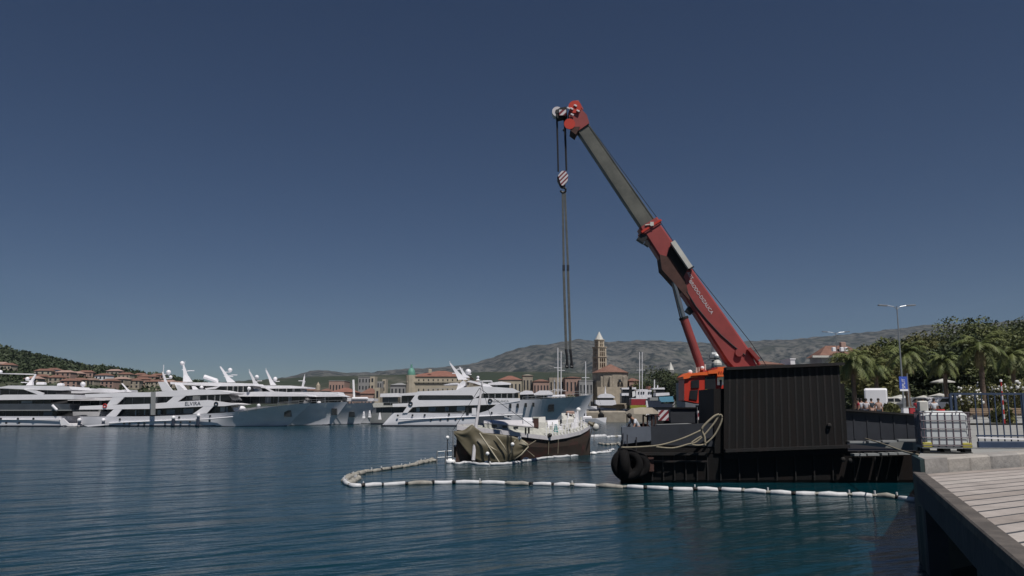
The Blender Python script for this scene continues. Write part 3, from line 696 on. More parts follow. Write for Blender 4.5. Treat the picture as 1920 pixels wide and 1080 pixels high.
# ---- harbour sailing masts and small craft beyond
def sailboat(label, px, pys, Y, lean=0, h2=None):
    y0 = P(px, HOR, Y); root = thing('sailing_boat', label, 'sailing boat', (y0.x, Y, 0))
    m = MB(); L_ = 5.5
    m.loft([[Vector((y0.x+x, Y-w, 1.0+e)), Vector((y0.x+x*.96, Y-w*.7, -.2)), Vector((y0.x+x*.96, Y+w*.7, -.2)), Vector((y0.x+x, Y+w, 1.0+e))] for x,w,e in ((-L_,1.2,.1),(-2,1.7,0),(2.5,1.5,.1),(L_,.08,.35))])
    fixn(obj('hull', m, M['white'], root)); 
    m = MB(); m.cbox((y0.x-.5, Y, 1.35), (4.2,1.9,.7), .25); obj('cabin', m, M['white'], root)
    t = P(px-lean, pys, Y)
    m = MB(); m.tube([(y0.x, Y, .8), t], [.16,.11], 6); mo = obj('mast', m, M['white'], root)
    for f, w in ((.42,1.3),(.72,1.0)):
        q = Vector((y0.x, Y, .8)).lerp(t, f); m = MB(); m.tube([q-Vector((w,0,0)), q+Vector((w,0,0))], .06, 4); obj('spreader', m, M['white'], mo)
    m = MB(); m.tube([t, (y0.x+L_*.95, Y, 1.3)], .02, 3); m.tube([t, (y0.x-L_*.95, Y, 1.2)], .02, 3); obj('stay', m, M['cable'], root)
    return root
sailboat('sailing boat with the taller left mast of the pair behind the central cruisers bow', 1046, 652, 205)
sailboat('sailing boat with the shorter right mast of the pair behind the central cruisers bow', 1052, 659, 210)
sailboat('sailing boat with the lone thick grey mast left of the bell tower', 1098, 678, 214)
sailboat('sailing boat with the left mast of the pair right of the bell tower', 1199, 660, 268)
sailboat('sailing boat with the right mast of the pair right of the bell tower', 1204, 660, 274)
sailboat('sailing boat with a short mast just left of the tall twin masts', 1039, 712, 207)

def launch(label, x0, x1, pyw, Y, roofs, wins, hullm='white', cat='boat', name='motor_boat', extra=()):
    zb = P((x0+x1)/2, pyw, Y).z; c = P((x0+x1)/2, pyw, Y); root = thing(name, label, cat, (c.x, Y, zb))
    a = P(x0, pyw, Y).x; b = P(x1, pyw, Y).x; top = P(x0, roofs[0][0], Y).z; w = (b-a)/2
    m = MB(); m.loft([[Vector((a,Y,top)),Vector((a+w*.15,Y+.3,zb)),Vector((b-w*.15,Y+.3,zb)),Vector((b,Y,top))],[Vector((a,Y+3,top)),Vector((a+w*.15,Y+3,zb)),Vector((b-w*.15,Y+3,zb)),Vector((b,Y+3,top))],[Vector((a+w*.7,Y+9,top+.3)),Vector((a+w*.8,Y+8,zb)),Vector((b-w*.8,Y+8,zb)),Vector((b-w*.7,Y+9,top+.3))]])
    fixn(obj('hull', m, M[hullm], root))
    for g in wins:
        m = MB(); band(m, g, Y, Y+.6, Y+4.5); fixn(obj('cabin_window', m, M['glass'], root))
    for g in extra:
        m = MB(); band(m, g[0], Y, Y+.3, Y+5); fixn(obj(g[2] if len(g)>2 else 'cabin', m, M[g[1]], root))
    return root
l = launch('white motor yacht seen stern on with a rounded roof left of the old church', 1105, 1156, 786, 262, [(766,)], [[(1120,744),(1151,744),(1151,752),(1120,752)]], 'navy',
   extra=[([(1122,744),(1128,739),(1136,737.5),(1146,739),(1153,744),(1153,746),(1120,746)],'white','roof'),([(1117,750),(1154,750),(1156,758),(1148,760),(1122,760),(1117,757)],'white','cabin')])
m = MB(); m.tube([P(1135,740,263), P(1135,724,263)], [.35,.05], 6); obj('mast', m, M['white'], l)
l = launch('white trawler yacht with a dark funnel behind the red and yellow boat', 1164, 1196, 782, 275, [(768,)], [[(1168,730),(1190,730),(1190,737),(1168,737)],[(1166,742),(1192,742),(1192,756),(1166,756)]], 'navy',
   extra=[([(1166,727),(1193,726),(1193,730),(1166,730)],'white','roof'),([(1166,737),(1180,737),(1180,742),(1166,742)],'white','cabin'),([(1180,724),(1185,724),(1187,760),(1178,760)],'black','funnel'),([(1183,735),(1191,733),(1192,742),(1184,746)],'glow_white','cabin')])
l = launch('white ferry boat with a row of square windows and a brick red funnel', 1192, 1222, 784, 280, [(762,)], [], 'white',
   extra=[([(1193,732),(1213,730),(1222,731),(1222,748),(1193,748)],'white','cabin'),([(1215,724),(1221,724),(1221,731),(1215,731)],'roof_red','funnel')])
for px in (1198,1203,1207,1217,1221):
    p = P(px,736,280); m = MB(); m.box((p.x,280.2,p.z),(.5,.3,.6)); obj('window', m, M['glass'], l)
l = launch('white motor yacht with a light blue cover on its bow', 1224, 1262, 784, 262, [(757,)], [[(1230,730),(1245,730),(1249,737),(1230,737)]], 'navy',
   extra=[([(1224,727.5),(1246,726.5),(1247,730),(1224,730)],'white','roof'),([(1230,737),(1255,736),(1256,741),(1230,743)],'white','cabin'),([(1236,744),(1262,743),(1264,753),(1238,754)],'light_blue','bow_cover')])
for a,b in ((1227,712),(1233,722)):
    m = MB(); m.tube([P(a,b+16,263), P(a,b,263)], .2, 6); obj('mast', m, M['white'], l)
l = launch('small red boat with its yellow boom reels moored at the stone pier', 1182, 1213, 776, 250, [(760,)], [], 'yellow_hull',
   extra=[([(1184,748),(1211,748),(1212,759),(1184,760)],'red_hull','cabin'),([(1184,746.5),(1211,746.5),(1211,748),(1184,748)],'white','roof'),([(1210,752),(1214,751),(1216,763),(1211,764)],'white','fender')])
l = launch('dark blue hulled fishing boat right of the small red boat', 1212, 1240, 774, 252, [(752,)], [], 'navy', extra=[([(1219,745),(1234,745),(1234,751),(1219,751)],'midgrey','cabin')])
# white tender under the left bows
for px, py in ((1107,765),):
    m = MB(); p = P(px,py,226); m.loft([[p+Vector((x,-w,.5)),p+Vector((x,-w*.6,-.35)),p+Vector((x,w*.6,-.35)),p+Vector((x,w,.5))] for x,w in ((-1.6,.5),(0,.75),(1.8,.1))])
    o = fixn(obj('dinghy', m, M['white'], None, loc=p)); tag(o, 'tiny white dinghy hanging between the dark bow and the stone pier', 'dinghy')
# stone pier in front of them
pier = thing('stone_pier', 'rough stone pier with black tyre fender below the harbour boats', 'pier', P(1150,790,232)*1)
for i,(x0,x1,py0,py1,Y) in enumerate(((1097,1128,771,787,228),(1128,1175,770.5,787,222),(1175,1213,772,786,222))):
    a = P(x0,py0,Y); b = P(x1,py1,Y); m = MB(); m.cbox(((a.x+b.x)/2, Y+9, (a.z-.8)/2), (b.x-a.x-.1, 18, a.z+.8), .35); obj('stone_block', m, M['wall_stone'], pier)
m = MB(); p = P(1127,780,221); m.cbox((p.x,221,p.z-.6),(1.6,1.2,2.6),.3); obj('tyre_fender', m, M['rubber'], pier)
for px in (1124.5, 1178):
    m = MB(); p = P(px,770,224); m.tube([p+Vector((0,0,-.4)),p+Vector((0,0,.35)),p+Vector((0,0,.36)),p+Vector((0,0,.6))],[.28,.25,.45,.4],8); obj('bollard', m, M['black'], pier)

# ================================================================ SALVAGE BARGE
YB = 42.0
def rect(m, x0, y0, x1, y1, Y, depth):
    a = P(x0, y0, Y); b = P(x1, y1, Y); m.box(((a.x+b.x)/2, Y+depth/2, (a.z+b.z)/2), (abs(b.x-a.x), depth, abs(a.z-b.z))); return m
def poly(m, pts, Y, depth):
    pp = [Vector((P(a,b,Y).x, Y, P(a,b,Y).z)) for a, b in pts]; return m.prism(pp, (0, depth, 0))
bp_ = P(1450, 895, YB); barge = thing('crane_barge', 'black rusty salvage barge with a tall raised steel wall', 'barge', (bp_.x, YB+5, 0))
def bpart(name, m, mt, lab=None, par=None): o = fixn(obj(name, m, M[mt], par or barge)); 
bow = P(1152, 870, YB)
# hull: rounded corner at the left end
xl = P(1163, 880, YB).x; xr = P(1738, 880, YB).x
def hull_ring(z, inset): 
    pts = []
    for a in range(0, 91, 15): pts.append(Vector((xl+inset+1.1-1.1*math.sin(R(a)), YB+inset+1.1-1.1*math.cos(R(a)), z)))
    return pts+[Vector((xl+2.6+inset, YB+13, z)), Vector((xr, YB+13, z)), Vector((xr, YB+inset, z))]
m = MB(); m.loft([hull_ring(-.8,.5), hull_ring(.15,.12), hull_ring(1.45,0)], closed=True); o = fixn(obj('hull', m, M['rust_black'], barge))
# recessed panels / rubbing strakes
m = MB()
for (x0,x1,py,h) in ((1180,1325,851,.14),(1210,1325,865,.09)): 
    a=P(x0,py,YB-.1); b=P(x1,py,YB-.1); m.box(((a.x+b.x)/2,YB-.05,a.z),(b.x-a.x,.22,h))
obj('rubbing_strake', m, M['rust_rib'], barge)
for x0 in (1186,1204,1222,1243,1264,1285,1306,1326,1350,1385,1420,1455,1490,1525,1560,1600,1640,1680,1715):
    m = MB(); a=P(x0,852,YB); m.box((a.x, YB-.0, .75), (.06,.05,1.25)); obj('hull_rib', m, M['rust_rib'], barge)
# bulwarks: grey corner box, dark rest
m = MB(); poly(m, [(1166,801),(1220,800),(1221,826),(1167,833)], YB-.06, .35); bpart('bulwark', m, 'barge_grey', 'grey painted bulwark')
m = MB(); a = P(1166,801,YB); m.prism([(a.x,YB+.3,1.5),(a.x+.2,YB+.3,1.5),(a.x+1.2,YB+5,1.5),(a.x+1.0,YB+5,1.5)],(0,0,a.z-1.5)); bpart('bulwark', m, 'barge_grey')
m = MB(); poly(m, [(1220,800),(1232,799.5),(1232,796.5),(1356,793),(1356,838),(1221,834)], YB, .3); bpart('bulwark', m, 'barge_navy')
m = MB(); poly(m, [(1166,826),(1356,834),(1356,850),(1163,850)], YB+.05, .4); bpart('bulwark', m, 'rust_black')
m = MB(); poly(m, [(1236,796.5),(1298,794.3),(1298,797.5),(1236,799)], YB+.3, 1.2); bpart('deck_ledge', m, 'midgrey')
# deck
m = MB(); m.prism([(xl+.5,YB+.4,1.46),(xr-.1,YB+.4,1.46),(xr-.1,YB+12.8,1.46),(xl+2.9,YB+12.8,1.46)],(0,0,.12)); bpart('deck', m, 'rust_rib')
# lighter machine housing on the left of the wall
m = MB(); poly(m, [(1338,729),(1360,728.5),(1360,850),(1340,850)], YB-.1, 3.4); bpart('machine_housing', m, 'rust_black')
# the tall wall with ribs
m = MB(); poly(m, [(1358,690.5),(1573,681.5),(1584,850),(1357,862)], YB-.35, .14); bpart('wall_plate', m, 'rust_black')
tl, tr, bl, br = P(1358,690.5,YB), P(1573,681.5,YB), P(1357,862,YB), P(1584,850,YB)
for k in range(16):
    t = (k+.5)/16; a = tl.lerp(tr, t); b = bl.lerp(br, t); m = MB()
    m.prism([Vector((a.x-.05,YB-.365,a.z-.15)),Vector((a.x+.05,YB-.365,a.z-.15)),Vector((b.x+.05,YB-.365,b.z+.3)),Vector((b.x-.05,YB-.365,b.z+.3))],(0,.02,0)); bpart('stiffener', m, 'rust_rib')
m = MB(); m.prism([tl+Vector((-.05,-.6,.03)), tr+Vector((.05,-.6,.03)), tr+Vector((.05,-.6,-.12)), tl+Vector((-.05,-.6,-.12))], (0,.55,0)); bpart('top_flange', m, 'rust_rib')
m = MB(); m.prism([bl+Vector((-.05,-.6,.55)), br+Vector((.05,-.6,.45)), br+Vector((.05,-.6,.30)), bl+Vector((-.05,-.6,.40))], (0,.4,0)); bpart('bottom_flange', m, 'rust_rib')
# side return of the wall with struts behind
for px in (1362, 1430, 1500, 1566):
    m = MB(); a = P(px,700,YB); m.prism([(a.x,YB-.2,1.5),(a.x,YB-.2,a.z),(a.x,YB+.25,a.z),(a.x,YB+2.6,1.5)],(.12,0,0)); bpart('strut', m, 'rust_black')
# step behind, right
m = MB(); poly(m, [(1570,719),(1583,719),(1590,850),(1575,850)], YB+.1, 1.2); bpart('machine_housing', m, 'rust_black')
# lower wall on the right
m = MB(); poly(m, [(1582,768),(1640,772),(1726,779),(1740,779),(1740,830),(1586,826)], YB+1.2, .3); bpart('bulwark', m, 'barge_navy')
m = MB(); poly(m, [(1582,766.5),(1640,770.5),(1740,777.5),(1740,781),(1640,774),(1582,770)], YB+.95, .8); bpart('bulwark_cap', m, 'rust_rib')
for px in (1600,1625,1650,1675,1700,1722):
    m = MB(); a=P(px,776,YB+1.2); b=P(px,826,YB+1.2); m.box((a.x,YB+1.19,(a.z+b.z)/2),(.08,.05,a.z-b.z-.2)); bpart('stiffener', m, 'barge_navy')
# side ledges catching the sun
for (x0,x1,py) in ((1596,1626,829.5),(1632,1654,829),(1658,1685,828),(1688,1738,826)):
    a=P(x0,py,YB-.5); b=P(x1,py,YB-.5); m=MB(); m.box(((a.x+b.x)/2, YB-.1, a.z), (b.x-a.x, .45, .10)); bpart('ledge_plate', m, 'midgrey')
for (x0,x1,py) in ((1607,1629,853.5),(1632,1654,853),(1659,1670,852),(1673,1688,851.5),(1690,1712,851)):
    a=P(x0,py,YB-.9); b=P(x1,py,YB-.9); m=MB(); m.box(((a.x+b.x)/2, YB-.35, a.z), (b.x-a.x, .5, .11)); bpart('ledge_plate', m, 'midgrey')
for px,py in ((1583,862),(1596,864),(1557,798)):
    a=P(px,py,YB-.6); m=MB(); m.ball((a.x,YB-.45,a.z),.13,8,6); bpart('bolt_head', m, 'rust_rib')
# tyres
def tyre(px, py, Y, r, w, axis='Y', label=None):
    a = P(px,py,Y); m = MB(); m.torus((a.x, Y, a.z), r, w, axis, 20, 8); o = obj('tyre', m, M['rubber'], barge, smooth=True)
    m = MB(); m.tube([(a.x,Y,a.z+r),(a.x+.05,Y+.1,a.z+r+.9)], .03, 5); obj('chain', m, M['cable'], o); return o
tyre(1168,869,YB-.15,.62,.27,'X'); tyre(1176,871,YB-.35,.60,.24,'Y'); tyre(1193,872,YB-.25,.5,.22,'Y')
m = MB(); a=P(1215,853,YB); m.box((a.x,YB-.12,.95),(.5,.2,.7)); bpart('rust_patch', m, 'rust')
# posts along the left deck
for px in (1206,1214,1222,1229):
    m = MB(); a=P(px,778,YB+3); b=P(px,806,YB+3); m.tube([a,b],.05,6); m.tube([a,P(px+8,782,YB+3)],.035,5); bpart('deck_post', m, 'rust')
# tarpaulin-covered heap
m = MB(); c=P(1203,776,YB+3.4); m.loft([[c+Vector((x,-.7*w,0)),c+Vector((x,-.4*w,.38*w)),c+Vector((x,.4*w,.38*w)),c+Vector((x,.7*w,0))] for x,w in ((-.9,.2),(-.5,.8),(0,.95),(.55,.9),(.95,.25))])
o = fixn(obj('covered_reel', m, M['wall_stone'], barge))

# ropes
def rope(label, pts, r=.045):
    c = pts[0]; m = MB()
    # smooth through the points
    q = []
    for i in range(len(pts)-1):
        p0 = pts[max(i-1,0)]; p1 = pts[i]; p2 = pts[i+1]; p3 = pts[min(i+2,len(pts)-1)]
        for k in range(6):
            t = k/6; q.append(.5*((2*p1)+(p2-p0)*t+(2*p0-5*p1+4*p2-p3)*t*t+(3*p1-p0-3*p2+p3)*t**3))
    q.append(pts[-1]); m.tube(q, r, 6)
    o = obj('mooring_rope', m, M['rope'], None, smooth=True, loc=c); tag(o, label, 'rope')
    return o
Yr = YB-.62
rope('pale mooring rope sagging from the bow to the knot beside the tall black wall', [P(a,b,Yr) for a,b in ((1165,839),(1200,838),(1240,834),(1280,822),(1314,807))])
rope('pale rope doubled into a tall loop up against the black wall', [P(a,b,Yr) for a,b in ((1230,838),(1262,840),(1290,833),(1305,829),(1322,814),(1340,792),(1349,778),(1354,782),(1350,797),(1338,818),(1322,832),(1308,835),(1296,832),(1305,824),(1315,818))])
rope('short yellowish rope hanging from the knot on the barge side', [P(a,b,Yr-.05) for a,b in ((1322,836),(1321,820),(1316,805),(1326,792),(1340,780),(1348,777))], .06)
rope('thin mooring line running from the barge down to the quay corner', [P(1622,822,YB-.4), P(1655,832,36), P(1690,845,29), P(1722,853,21.5)], .03)
# person bending over on the barge
def person(label, pose, loc, shirt, trousers, scale=1.0, rz=0, hair='hair', loc_is_feet=True):
    """pose: dict joint -> local position (m, facing +X)"""
    root = thing('person', label, 'person', loc, rz=rz)
    J = pose
    def skin(name, chain_list, mt, par):
        bm = bmesh.new(); lay = bm.verts.layers.skin.verify(); made = {}
        first = True
        for ch in chain_list:
            prev = None
            for (nm, pos, r) in ch:
                if nm in made: v = made[nm]
                else:
                    v = bm.verts.new(Vector(pos)*scale); made[nm] = v; v[lay].radius = (r*scale, r*scale)
                    if first: v[lay].use_root = True; first = False
                if prev is not None and not bm.edges.get((prev, v)): bm.edges.new((prev, v))
                prev = v
        me = bpy.data.meshes.new(name); bm.to_mesh(me); bm.free()
        o = bpy.data.objects.new(name, me); COL.objects.link(o)
        s = o.modifiers.new('s', 'SKIN'); s.use_smooth_shade = True
        u = o.modifiers.new('u', 'SUBSURF'); u.levels = 1; u.render_levels = 1
        dg = bpy.context.evaluated_depsgraph_get(); dg.update(); m2 = bpy.data.meshes.new_from_object(o.evaluated_get(dg))
        o.modifiers.clear(); o.data = m2; m2.materials.clear(); m2.materials.append(M[mt]); m2.shade_smooth(); o.parent = par
        return o
    body = [[('pel',J['pel'],.13),('sp',J['sp'],.13),('ch',J['ch'],.15),('nk',J['nk'],.055),('hd',J['hd'],.10),('hd2',J['hd2'],.085)]]
    for s in 'lr':
        body.append([('ch',J['ch'],.15),('sh'+s,J['sh'+s],.065),('el'+s,J['el'+s],.045),('wr'+s,J['wr'+s],.032),('ha'+s,J['ha'+s],.04),('fi'+s,J['fi'+s],.018)])
        body.append([('pel',J['pel'],.13),('hp'+s,J['hp'+s],.095),('kn'+s,J['kn'+s],.065),('an'+s,J['an'+s],.045),('to'+s,J['to'+s],.04)])
    skin('body', body, 'skin', root)
    sh = [[('pel',J['pel'],.145),('sp',J['sp'],.148),('ch',J['ch'],.172)]]
    for s in 'lr':
        e = Vector(J['sh'+s]).lerp(Vector(J['el'+s]), .7); sh.append([('ch',J['ch'],.172),('sh'+s,J['sh'+s],.085),('e'+s,e,.068)])
    skin('shirt', sh, shirt, root)
    tr = []
    for s in 'lr':
        a = Vector(J['kn'+s]).lerp(Vector(J['an'+s]), .85); tr.append([('pel',Vector(J['pel'])-Vector((0,0,.03)),.15),('hp'+s,J['hp'+s],.112),('kn'+s,J['kn'+s],.082),('a'+s,a,.068)])
    skin('trousers', tr, trousers, root)
    for s in 'lr':
        m = MB(); a = Vector(J['an'+s])*scale; m.cbox(a+Vector((.07*scale,0,-.035*scale)), (.26*scale,.1*scale,.1*scale), .03); obj('shoe', m, M['black'], root, local=True)
    m = MB(); h = (Vector(J['hd'])*.5+Vector(J['hd2'])*.5)*scale; d = (Vector(J['hd2'])-Vector(J['hd'])).normalized()
    m.ball(h+d*.02*scale+Vector(J.get('hb',(-.02,0,.02)))*scale, .118*scale, 10, 8, (1,.9,1)); obj('hair', m, M[hair], root, smooth=True, local=True)
    return root
def stand(w=1.0):
    return dict(pel=(0,0,.93),sp=(0,0,1.12),ch=(0,0,1.34),nk=(.0,0,1.5),hd=(.02,0,1.6),hd2=(.02,0,1.7),
      shl=(0,.19,1.40),ell=(.0,.24,1.12),wrl=(.08,.24,.88),hal=(.1,.24,.80),fil=(.11,.23,.72),shr=(0,-.19,1.40),elr=(0,-.24,1.12),wrr=(.08,-.24,.88),har=(.1,-.24,.80),fir=(.11,-.23,.72),
      hpl=(0,.1,.85),knl=(.02,.11,.47),anl=(0,.12,.08),tol=(.14,.13,.03),hpr=(0,-.1,.85),knr=(.04,-.11,.47),anr=(.05,-.12,.08),tor=(.19,-.13,.03))
bend = stand()
bend.update(pel=(-.12,0,.92),sp=(-.02,0,1.1),ch=(.14,0,1.32),nk=(.27,0,1.44),hd=(.34,0,1.50),hd2=(.41,0,1.54),
      shl=(.17,.19,1.35),ell=(.28,.24,1.08),wrl=(.42,.22,.88),hal=(.46,.2,.82),fil=(.5,.19,.76),shr=(.17,-.19,1.35),elr=(.28,-.24,1.08),wrr=(.42,-.22,.88),har=(.46,-.2,.82),fir=(.5,-.19,.76),
      hpl=(-.11,.1,.84),knl=(.02,.12,.47),hpr=(-.11,-.1,.84),knr=(.04,-.12,.47))
p = P(1190, 800, YB+1.6)
person('man in a white shirt bending over at the left end of the barge', bend, (p.x+.1, YB+1.6, 1.58), 'shirt', 'trousers', 1.17, rz=R(180+25))

# ================================================================ CRANE TRUCK on the barge
YC = 48.0
c0 = P(1330, 800, YC); crane = thing('mobile_crane', 'red and orange telescopic mobile crane standing on the barge deck', 'crane', (c0.x, YC, 1.58))
def cp(name, m, mt, par=None, smooth=False): 
    o = fixn(obj(name, m, M[mt], par or crane, smooth=smooth)); return o
# carrier
m = MB(); rect(m, 1257, 766, 1307, 793, YC+.1, 7.5); cp('carrier_box', m, 'barge_navy')
m = MB(); rect(m, 1307, 772, 1350, 798, YC+.4, 7); cp('carrier_frame', m, 'black')
m = MB(); rect(m, 1255, 763.5, 1308, 766, YC+.0, 7.7); cp('carrier_deck', m, 'rust_black')
m = MB(); rect(m, 1232, 788, 1345, 799, YC+.6, 2.2); cp('carrier_beam', m, 'black')
m = MB()
for (a,b,c,d) in ((1307,763,1309,796),(1340,768,1341.5,784),(1330,784,1341.5,785.5),(1330,768,1341.5,769.2)): rect(m,a,b,c,d,YC-.1,.08)
cp('guard_frame', m, 'steel')
for px in (1240,1275,1310,1345):
    for dy in (1.0, 6.4):
        m = MB(); a = P(px,806,YC); m.tube([(a.x,YC+dy,1.58+.6),(a.x,YC+dy+.45,1.58+.6)], .60, 16); o = cp('wheel', m, 'rubber')
        m = MB(); m.tube([(a.x,YC+dy-.03,2.18),(a.x,YC+dy+.0,2.18)], .3, 12); cp('rim', m, 'steel', o)
def hazard(x0,y0,x1,y1,Y,par,n=3,sgn=1,name='hazard_plate'):
    a = P(x0,y0,Y); b = P(x1,y1,Y); w=b.x-a.x; h=a.z-b.z
    m = MB(); m.box(((a.x+b.x)/2, Y+.05, (a.z+b.z)/2), (w, .06, h)); o = fixn(obj(name, m, M['hz_red'], par))
    s = (w+h)/n/1.0
    for k in range(n+1):
        # stripe clipped to the rectangle: lines x+z*sgn = const
        c0_ = k*s-.02; c1 = c0_+s*.52; pts = []
        def clip(poly_, f):
            out = []
            for i in range(len(poly_)):
                p_, q_ = poly_[i], poly_[(i+1)%len(poly_)]; fp, fq = f(p_), f(q_)
                if fp >= 0: out.append(p_)
                if (fp < 0) != (fq < 0): t = fp/(fp-fq); out.append((p_[0]+(q_[0]-p_[0])*t, p_[1]+(q_[1]-p_[1])*t))
            return out
        sq = [(0,0),(w,0),(w,h),(0,h)]
        fn = (lambda p_: p_[0]+(h-p_[1])) if sgn > 0 else (lambda p_: p_[0]+p_[1])
        pp = clip(clip(sq, lambda p_: fn(p_)-c0_), lambda p_: c1-fn(p_))
        if len(pp) > 2:
            m = MB(); m.prism([Vector((a.x+u, Y+.016, b.z+v)) for u,v in pp], (0,-.012,0)); fixn(obj('stripe', m, M['hz_white'], o))
    return o
hazard(1234,769,1254,788.5,YC-.05,crane,3); hazard(1306,770,1321,787,YC-.05,crane,2)
m = MB(); rect(m, 1320, 770.5, 1329, 785, YC+.0, .1); cp('tail_lamp_frame', m, 'steel'); 
# superstructure
m = MB(); poly(m, [(1283,712),(1330,700),(1331,757),(1314,757),(1283,751)], YC+.9, 1.7); cab = cp('cab', m, 'crane_red')
m = MB(); poly(m, [(1281,706),(1290,699),(1296,700),(1312,698),(1330,697),(1330,703),(1312,703.5),(1296,704.5),(1292,709),(1282,711)], YC+.75, 2.0); cp('cab_roof', m, 'crane_orange', cab)
for q in ([(1296,714),(1311,712),(1311,727),(1296,728)], [(1294,732),(1309,731),(1307,750),(1292,748)]):
    m = MB(); poly(m, q, YC+.84, .1); cp('cab_window', m, 'glass', cab)
m = MB(); poly(m, [(1296,704.5),(1308,703.5),(1308,708),(1297,709)], YC+.83, .1); cp('sun_visor', m, 'crane_orange', cab)
m = MB(); poly(m, [(1330,697),(1345,693.5),(1345,722),(1360,722),(1360,757),(1330,757)], YC+1.3, 3.0); eng = cp('engine_housing', m, 'crane_red')
m = MB(); poly(m, [(1322,706),(1342,704),(1342,729),(1322,730)], YC+.86, .12); cp('side_window', m, 'glass', cab)
m = MB(); poly(m, [(1328,695),(1345,692),(1346,688),(1360,687.5),(1360,706),(1345,706),(1345,700),(1328,701)], YC+.7, 3.4); cp('engine_cover', m, 'crane_orange', eng)
m = MB()
for px in (1348,1352,1356): rect(m, px, 696, px+1.6, 699, YC+.64, .1)
cp('vent', m, 'crane_red', eng)
m = MB(); rect(m, 1350, 712, 1354, 724, YC+1.2, .12); cp('side_window', m, 'ggrey', eng)
m = MB(); rect(m, 1322.5, 730, 1332.5, 747.5, YC+.72, .06); sg = cp('yellow_notice', m, 'yellow')
m = MB()
for i in range(5): rect(m, 1325, 732.6+i*2.8, 1330.5-(i%2), 733.9+i*2.8, YC+.70, .02)
cp('notice_print', m, 'offwhite', sg)
m = MB(); m.tube([P(1338,761,YC+2), P(1338,772,YC+2)], 1.1, 20); cp('slewing_ring', m, 'black')
m = MB(); m.ball(P(1294,697.5,YC+1.2), .14, 8, 6); m.ball(P(1317,690,YC+1.2), .12, 8, 6); cp('beacon', m, 'glow_white', cab)
m = MB(); rect(m, 1378, 690, 1450, 740, YC+.8, 2.6); cp('counterweight', m, 'crane_red')
# BOOM: local frame along axis
A0 = P(1410,712,YC+2.0); A1 = P(1083,228,YC+2.0); YBm = YC+2.0
ax = (A1-A0); AL = ax.length; ax.normalize(); an = Vector((-ax.z, 0, ax.x)); 
if an.x > 0: an = -an      # towards the left/under side
def along(px, py): return (P(px,py,YBm)-A0).dot(ax)
def bpt(s, n, y): return A0+ax*s+an*n+Vector((0, y, 0))
def boomsec(s0, s1, w0, w1, d, c=.12, off=0.0):
    m = MB()
    def ring(s, w):
        return [bpt(s, w/2-c+off, -d/2), bpt(s, w/2+off, -d/2+c), bpt(s, w/2+off, d/2-c), bpt(s, w/2-c+off, d/2), bpt(s, -w/2+c+off, d/2), bpt(s, -w/2+off, d/2-c), bpt(s, -w/2+off, -d/2+c), bpt(s, -w/2+c+off, -d/2)]
    m.loft([ring(s0, w0), ring(s1, w1)], closed=True); return m
sC = along(1217,422); sT = along(1087,236)
m = boomsec(0, along(1385,662), 1.1, 1.62, 1.0); base_o = cp('boom_base_section', m, 'boom_red')
m = boomsec(along(1385,662), sC, 1.62, 1.22, 1.0); base_o = cp('boom_main_section', m, 'boom_red')
m = boomsec(sC-.3, sT, 1.0, .84, .78, .08, .0); inner = cp('boom_inner_section', m, 'boom_grey')
# seams: thin longitudinal edge plates on the inner section
for n_, w_ in ((-.44,.05),(.40,.06)):
    m = MB(); m.loft([[bpt(s, n_*k, -.42), bpt(s, n_*k+w_, -.42), bpt(s, n_*k+w_, -.39), bpt(s, n_*k, -.39)] for s,k in ((sC,1.08),(sT-.3,.9))], closed=True); cp('edge_strip', m, 'boom_grey', inner)
m = boomsec(sC-.35, sC+.12, 1.42, 1.36, 1.16); cp('boom_collar', m, 'boom_red')
m = boomsec(sC-.25, sC-.12, 1.55, 1.55, 1.24, .05); cp('collar_flange', m, 'crane_red')
m = MB(); m.box(bpt(sC-.5,.82,-.2), (.5,.5,.55), ry=.6); m.box(bpt(sC-.95,.72,-.2), (.35,.4,.35), ry=.6); cp('wear_pad_block', m, 'black')
m = MB(); m.tube([bpt(sC+.05,.3,-.62), bpt(sC-.05,.05,-.66), bpt(sC-.2,.0,-.66), bpt(sC-.15,-.2,-.64)], .04, 5); m.box(bpt(sC-.1,-.1,-.64),(.22,.1,.25)); cp('hose_fitting', m, 'offwhite')
# side-stowed bracket (white panel) that shades the boom side
s1 = along(1261,455); s2 = along(1294,503)
m = MB(); m.loft([[bpt(s, -.66, -.95), bpt(s, -.36, -.95), bpt(s, -.36, -.62), bpt(s, -.66, -.62)] for s in (s1, s2)], closed=True); cp('white_panel', m, 'offwhite')
m = MB(); m.loft([[bpt(s, -.64, -.62), bpt(s, -.36, -.62), bpt(s, -.36, -.5), bpt(s, -.64, -.5)] for s in (s1-.1, s2+.1)], closed=True); m.loft([[bpt(s, -.7, -1.0), bpt(s, -.4, -1.0), bpt(s, -.4, -.5), bpt(s, -.7, -.5)] for s in (s2-.02, s2-.1)], closed=True); cp('panel_bracket', m, 'black')
# cylinder bracket: brown-black plate on the side
m = MB(); pts = [bpt(along(1250,470),.55,0), bpt(along(1251,500),.98,0), bpt(along(1262,512),.9,0), bpt(along(1300,560),.6,0), bpt(along(1292,520),.1,0), bpt(along(1262,480),.1,0)]
m.prism([p_+Vector((0,-.56,0)) for p_ in pts], (0,1.12,0)); cp('cylinder_bracket', m, 'rust')
m = MB(); m.prism([bpt(s, n, -.53) for s,n in ((s1-.1,-.36),(s2+.0,-.36),(s2-.55,.62),(s1-1.1,.70),(s1-.6,.3))], (0,.03,0)); cp('panel_shadow_plate', m, 'rust_rib')  # dark plate standing in for the shadow the white panel casts
# lettering
p = bpt(along(1315,556), -.12, -.515); writing('lettering', 'BRODO-DIZALICA', .30, M['hz_white'], crane, p, -ax, -an)
p = bpt(along(1291,519), -.30, -.515); writing('lettering_mark', 'AGT', .26, M['hz_white'], crane, p, -ax, -an)
